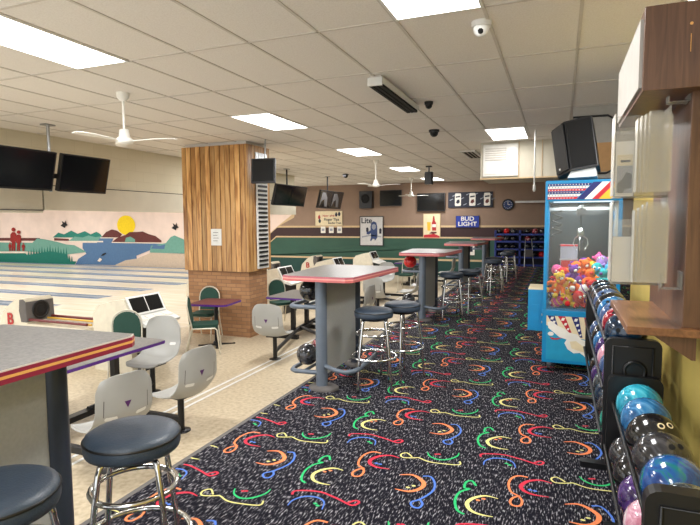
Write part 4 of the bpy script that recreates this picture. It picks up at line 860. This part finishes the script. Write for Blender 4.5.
# ------------------------------------------------------------------ green banquet chairs and pedestal table
def make_chair():
    t = thing('banquet_chair', '', 'chair', (0, 0, LOW), 0, 'green banquet chairs')
    b = MB(); b.rbox(-.20, -.20, .44, .20, .21, .49, 'green upholstery', .07, 5); b.build('seat', t, .012)
    def hoop(o=0): return [(-.185-o, -.19, .50)]+[((-.185-o), -.215, .60), (-.187-o, -.235, .72)]+[((.187+o)*cos(pi-k*pi/10), -.245-.01*sin(k*pi/10), .74+(.18+o)*sin(k*pi/10)) for k in range(1, 10)]+[(.187+o, -.235, .72), (.185+o, -.215, .60), (.185+o, -.19, .50)]
    pts = [(x, z) for x, y, z in hoop(-.018)]
    g = MB(); g.prism([(x, z-.74) for x, z in pts], -.018, .018, 'green upholstery', lambda a, c, d: (a, d, c), Matrix.Translation((0, -.232, .74)) @ Matrix.Rotation(.12, 4, 'X')); g.build('backrest', t, .01)
    f_ = MB(); f_.tube([(-.20, -.30, .01), (-.19, -.18, .44)]+hoop(.0)+[(.19, -.18, .44), (.20, -.30, .01)], .012, 'cream frame', 8); f_.build('back_frame', t)
    for sx in (-1, 1):
        l = MB(); l.tube([(sx*.20, -.18, .43), (sx*.20, .17, .43), (sx*.195, .20, .40), (sx*.20, .24, .01)], .012, 'cream frame', 8); l.build('leg', t)
    MB().tube([(-.2, .16, .43), (.2, .16, .43)], .01, 'cream frame', 8).build('stretcher', t); return t
ch = make_chair()
for i, (x, y, a, s) in enumerate([(-5.25, 6.88, -1.0, 'green banquet chair seen from the side, left of the pedestal table'), (-5.88, 7.72, pi+.25, 'green banquet chair against the pillar bricks'),
        (-5.24, 5.22, pi+.7, 'green banquet chair behind the nearest low table'), (-5.0, 3.35, -1.2, 'green banquet chair under the corner of the nearest high table'), (-5.2, 9.3, -2.2, 'green banquet chair beside the second low table'), (-4.3, 15.4, pi, 'green banquet chair in the far seating near the consoles')]):
    if i == 0: ch.location = (x, y, LOW); ch.rotation_euler = (0, 0, a); ch['label'] = s
    else: dup(ch, (x, y, LOW), a, s)
t = thing('pedestal_table', 'small purple edged pedestal table beside the pillar', 'table', (-5.42, 7.42, LOW), .15)
MB().rbox(-.34, -.34, .72, .34, .34, .745, 'hill maroon', .1, 5).build('tabletop', t); MB().rbox(-.344, -.344, .712, .344, .344, .742, 'purple edge', .1, 5).build('edge_band', t)
MB().tube([(0, 0, .04), (0, 0, .71)], .035, 'black metal', 14).build('post', t)
b = MB()
for k in range(4):
    a = k*pi/2+.5; T = Matrix.Rotation(a, 4, 'Z'); b.prism([(0, .03), (.30, .012), (.30, 0), (0, 0)], -.025, .025, 'black metal', lambda a_, c_, d_: (a_, d_, c_), T); b.lathe([(.02, 0), (.02, .02)], 'black plastic', 10, (.29, 0, 0), T)
b.lathe([(.06, .0), (.06, .05), (.04, .07)], 'black metal', 16); b.build('base', t)

# ------------------------------------------------------------------ ball returns with consoles
def console_thing(x, y, s, rz=0):
    t = thing('scoring_console', s, 'scoring console', (x, y, LOW), rz, 'cream scoring consoles')
    b = MB(); b.prism([(-.55, 0), (-.55, .80), (-.45, .93), (-.2, 1.0), (.02, 1.03), (.14, .78), (.14, 0)], -.30, .42, 'console cream', lambda a, c, d: (a, d, c)); b.build('housing', t, .02)
    sl = Matrix.Translation((.085, .06, .92)) @ Matrix.Rotation(radians(26), 4, 'Y').inverted()
    q = MB(); q.box(0, -.33, -.135, .014, .33, .15, 'white plastic', T=sl); so = q.build('screen_bezel', t, .004); q = MB(); q.box(.014, -.29, -.105, .018, -.01, .12, 'screen', T=sl); q.box(.014, .01, -.105, .018, .29, .12, 'screen', T=sl); q.build('screen', so)
    k = MB(); k.prism([(.12, .80), (.12, .72), (.38, .66), (.40, .70)], -.29, .41, 'white plastic', lambda a, c, d: (a, d, c)); ko = k.build('keyboard_shelf', t, .006)
    k = MB()
    for j in range(4): k.box(.18, -.26+j*.165, .755, .30, -.12+j*.165, .772, 'white art', T=Matrix.Translation((0, 0, 0)) @ Matrix.Translation((.24, 0, .76)) @ Matrix.Rotation(radians(14), 4, 'Y') @ Matrix.Translation((-.24, 0, -.762)))
    k.build('keypad', ko); MB().box(.14, -.2, .0, .2, .3, .70, 'black plastic').build('kick_panel', t); return t
def return_thing(x, y, s, rz=0):
    t = thing('ball_return', s, 'ball return', (x, y, LOW), rz, 'ball returns with red marks')
    # hood at -x end, rack toward +x
    P = [(-.30, .0), (-.48, .30), (-.42, .58), (-.22, .78), (-.05, .88), (.12, .90), (.17, .86), (.19, .55), (.19, .0)]
    b = MB(); b.prism(P, -.24, .24, 'console cream', lambda a, c, d: (a, d, c)); b.build('hood', t, .03)
    f_ = MB(); f_.prism([(.04, .875), (.12, .885), (.175, .845), (.195, .52), (.06, .52), (.02, .7)], -.247, .247, 'rubber grey', lambda a, c, d: (a, d, c)); fo = f_.build('hood_front', t, .015)
    q = MB(); q.lathe([(.15, 0), (.155, .01), (.13, .012), (.12, .002)], 'black plastic', 24, T=Matrix.Translation((.195, 0, .70)) @ Matrix.Rotation(pi/2, 4, 'Y')); q.lathe([(.12, .0), (.02, .004)], 'matte black', 24, T=Matrix.Translation((.195, 0, .70)) @ Matrix.Rotation(pi/2, 4, 'Y'))
    q.build('ball_opening', fo)
    T = Matrix.Translation((-.19, -.25, .55)) @ FACE_CAM
    text('B', .26, 'red mark', T, 'lettering', t, .004, bold=.006)
    b = MB(); b.box(.19, -.24, .42, 1.40, .24, .50, 'console cream'); b.box(.3, -.1, 0, 1.3, .1, .42, 'console cream'); b.build('rack_body', t, .01)
    b = MB(); b.tube([(.19, -.20, .56), (1.42, -.20, .56)], .022, 'maroon rail'); b.tube([(.19, -.12, .54), (1.42, -.12, .54)], .016, 'yellow rail'); b.tube([(.19, .12, .54), (1.42, .12, .54)], .016, 'yellow rail'); b.tube([(.19, .20, .56), (1.42, .20, .56)], .022, 'maroon rail'); b.build('rail', t); return t
c0 = console_thing(-5.60, 5.84, 'nearest cream scoring console with tilted dark screens'); r0_ = return_thing(-8.02, 6.03, 'nearest ball return with red mark, above the near tabletop')
for y, s, s2 in ((10.7, 'cream scoring console just right of the brick pillar', 'ball return half hidden by the pillar edge'), (13.8, 'cream scoring console over the middle of the second high tabletop', 'ball return whose red mark shows over the second tabletop'), (16.9, 'cream scoring console below the poster of the blue figure', 'farthest ball return near the back wall')):
    dup(c0, (-5.95, y, LOW), 0, s); dup(r0_, (-8.05, y, LOW), 0, s2)

# ------------------------------------------------------------------ blue ball storage rack at back
t = thing('storage_rack', 'blue metal storage rack of bowling balls on the back wall', 'ball rack', (-2.10, 19.05, 0)); LV = [.06, .33, .60, .87, 1.12]
for x in (0, .82, 1.70): MB().box(x-.03, 0, 0, x+.03, .38, 1.24, 'blue rack').build('upright', t)
for z in LV: MB().box(0, .02, z-.05, 1.70, .36, z-.02, 'blue rack').box(0, 0, z-.05, 1.70, .02, z+.01, 'blue rack').build('shelf', t)
MB().box(0, .37, 0, 1.7, .385, 1.24, 'ink dark').build('back_sheet', t)
rc = ['black', 'charcoal', 'red', 'black', 'navy', 'charcoal', 'maroonw', 'black']
rn = ['bottom', 'second', 'middle', 'fourth', 'top']; cn = ['first', 'second', 'third', 'fourth', 'fifth', 'sixth', 'seventh']
for li, z in enumerate(LV[1:]):
    for k in range(7):
        if li in (0,) and k % 3 == 1: continue
        if k == 3: continue
        ball(rc[(k*3+li*5) % 8], (-1.97+k*.235, 19.2, z+.085), '%s ball from the left on the %s shelf of the blue rack' % (cn[k], rn[li+1]), 'balls on the blue storage rack', (-.25, -.55, .8), .105)
t = thing('folding_chair', 'folded pale chair leaning by the blue storage rack', 'chair', (-.95, 18.75, 0), .2)
MB().tube([(-.15, 0, 0), (-.1, .2, .95), (.1, .2, .95), (.15, 0, 0)], .014, 'silver').build('frame', t); MB().box(-.12, .02, .35, .12, .05, .6, 'rubber grey').build('seat', t)
b = MB(); b.box(-.13, -.01, -.22, .13, .01, .22, 'white art'); o = b.build('notice', loc=(-3.0, YB-.03, .55)); tag(o, 'white notice low on the green wall behind the far tables', 'notice')
MB().box(-.06, -.014, -.1, .06, -.01, .1, 'ink dark').build('print', o)

# ------------------------------------------------------------------ colour management
sc = bpy.context.scene; sc.view_settings.view_transform = 'Standard'; sc.view_settings.look = 'None'; sc.view_settings.gamma = 1; sc.view_settings.use_curve_mapping = False
sc.view_settings.exposure = 0.12
sc.cycles.max_bounces = 6; sc.cycles.transparent_max_bounces = 16
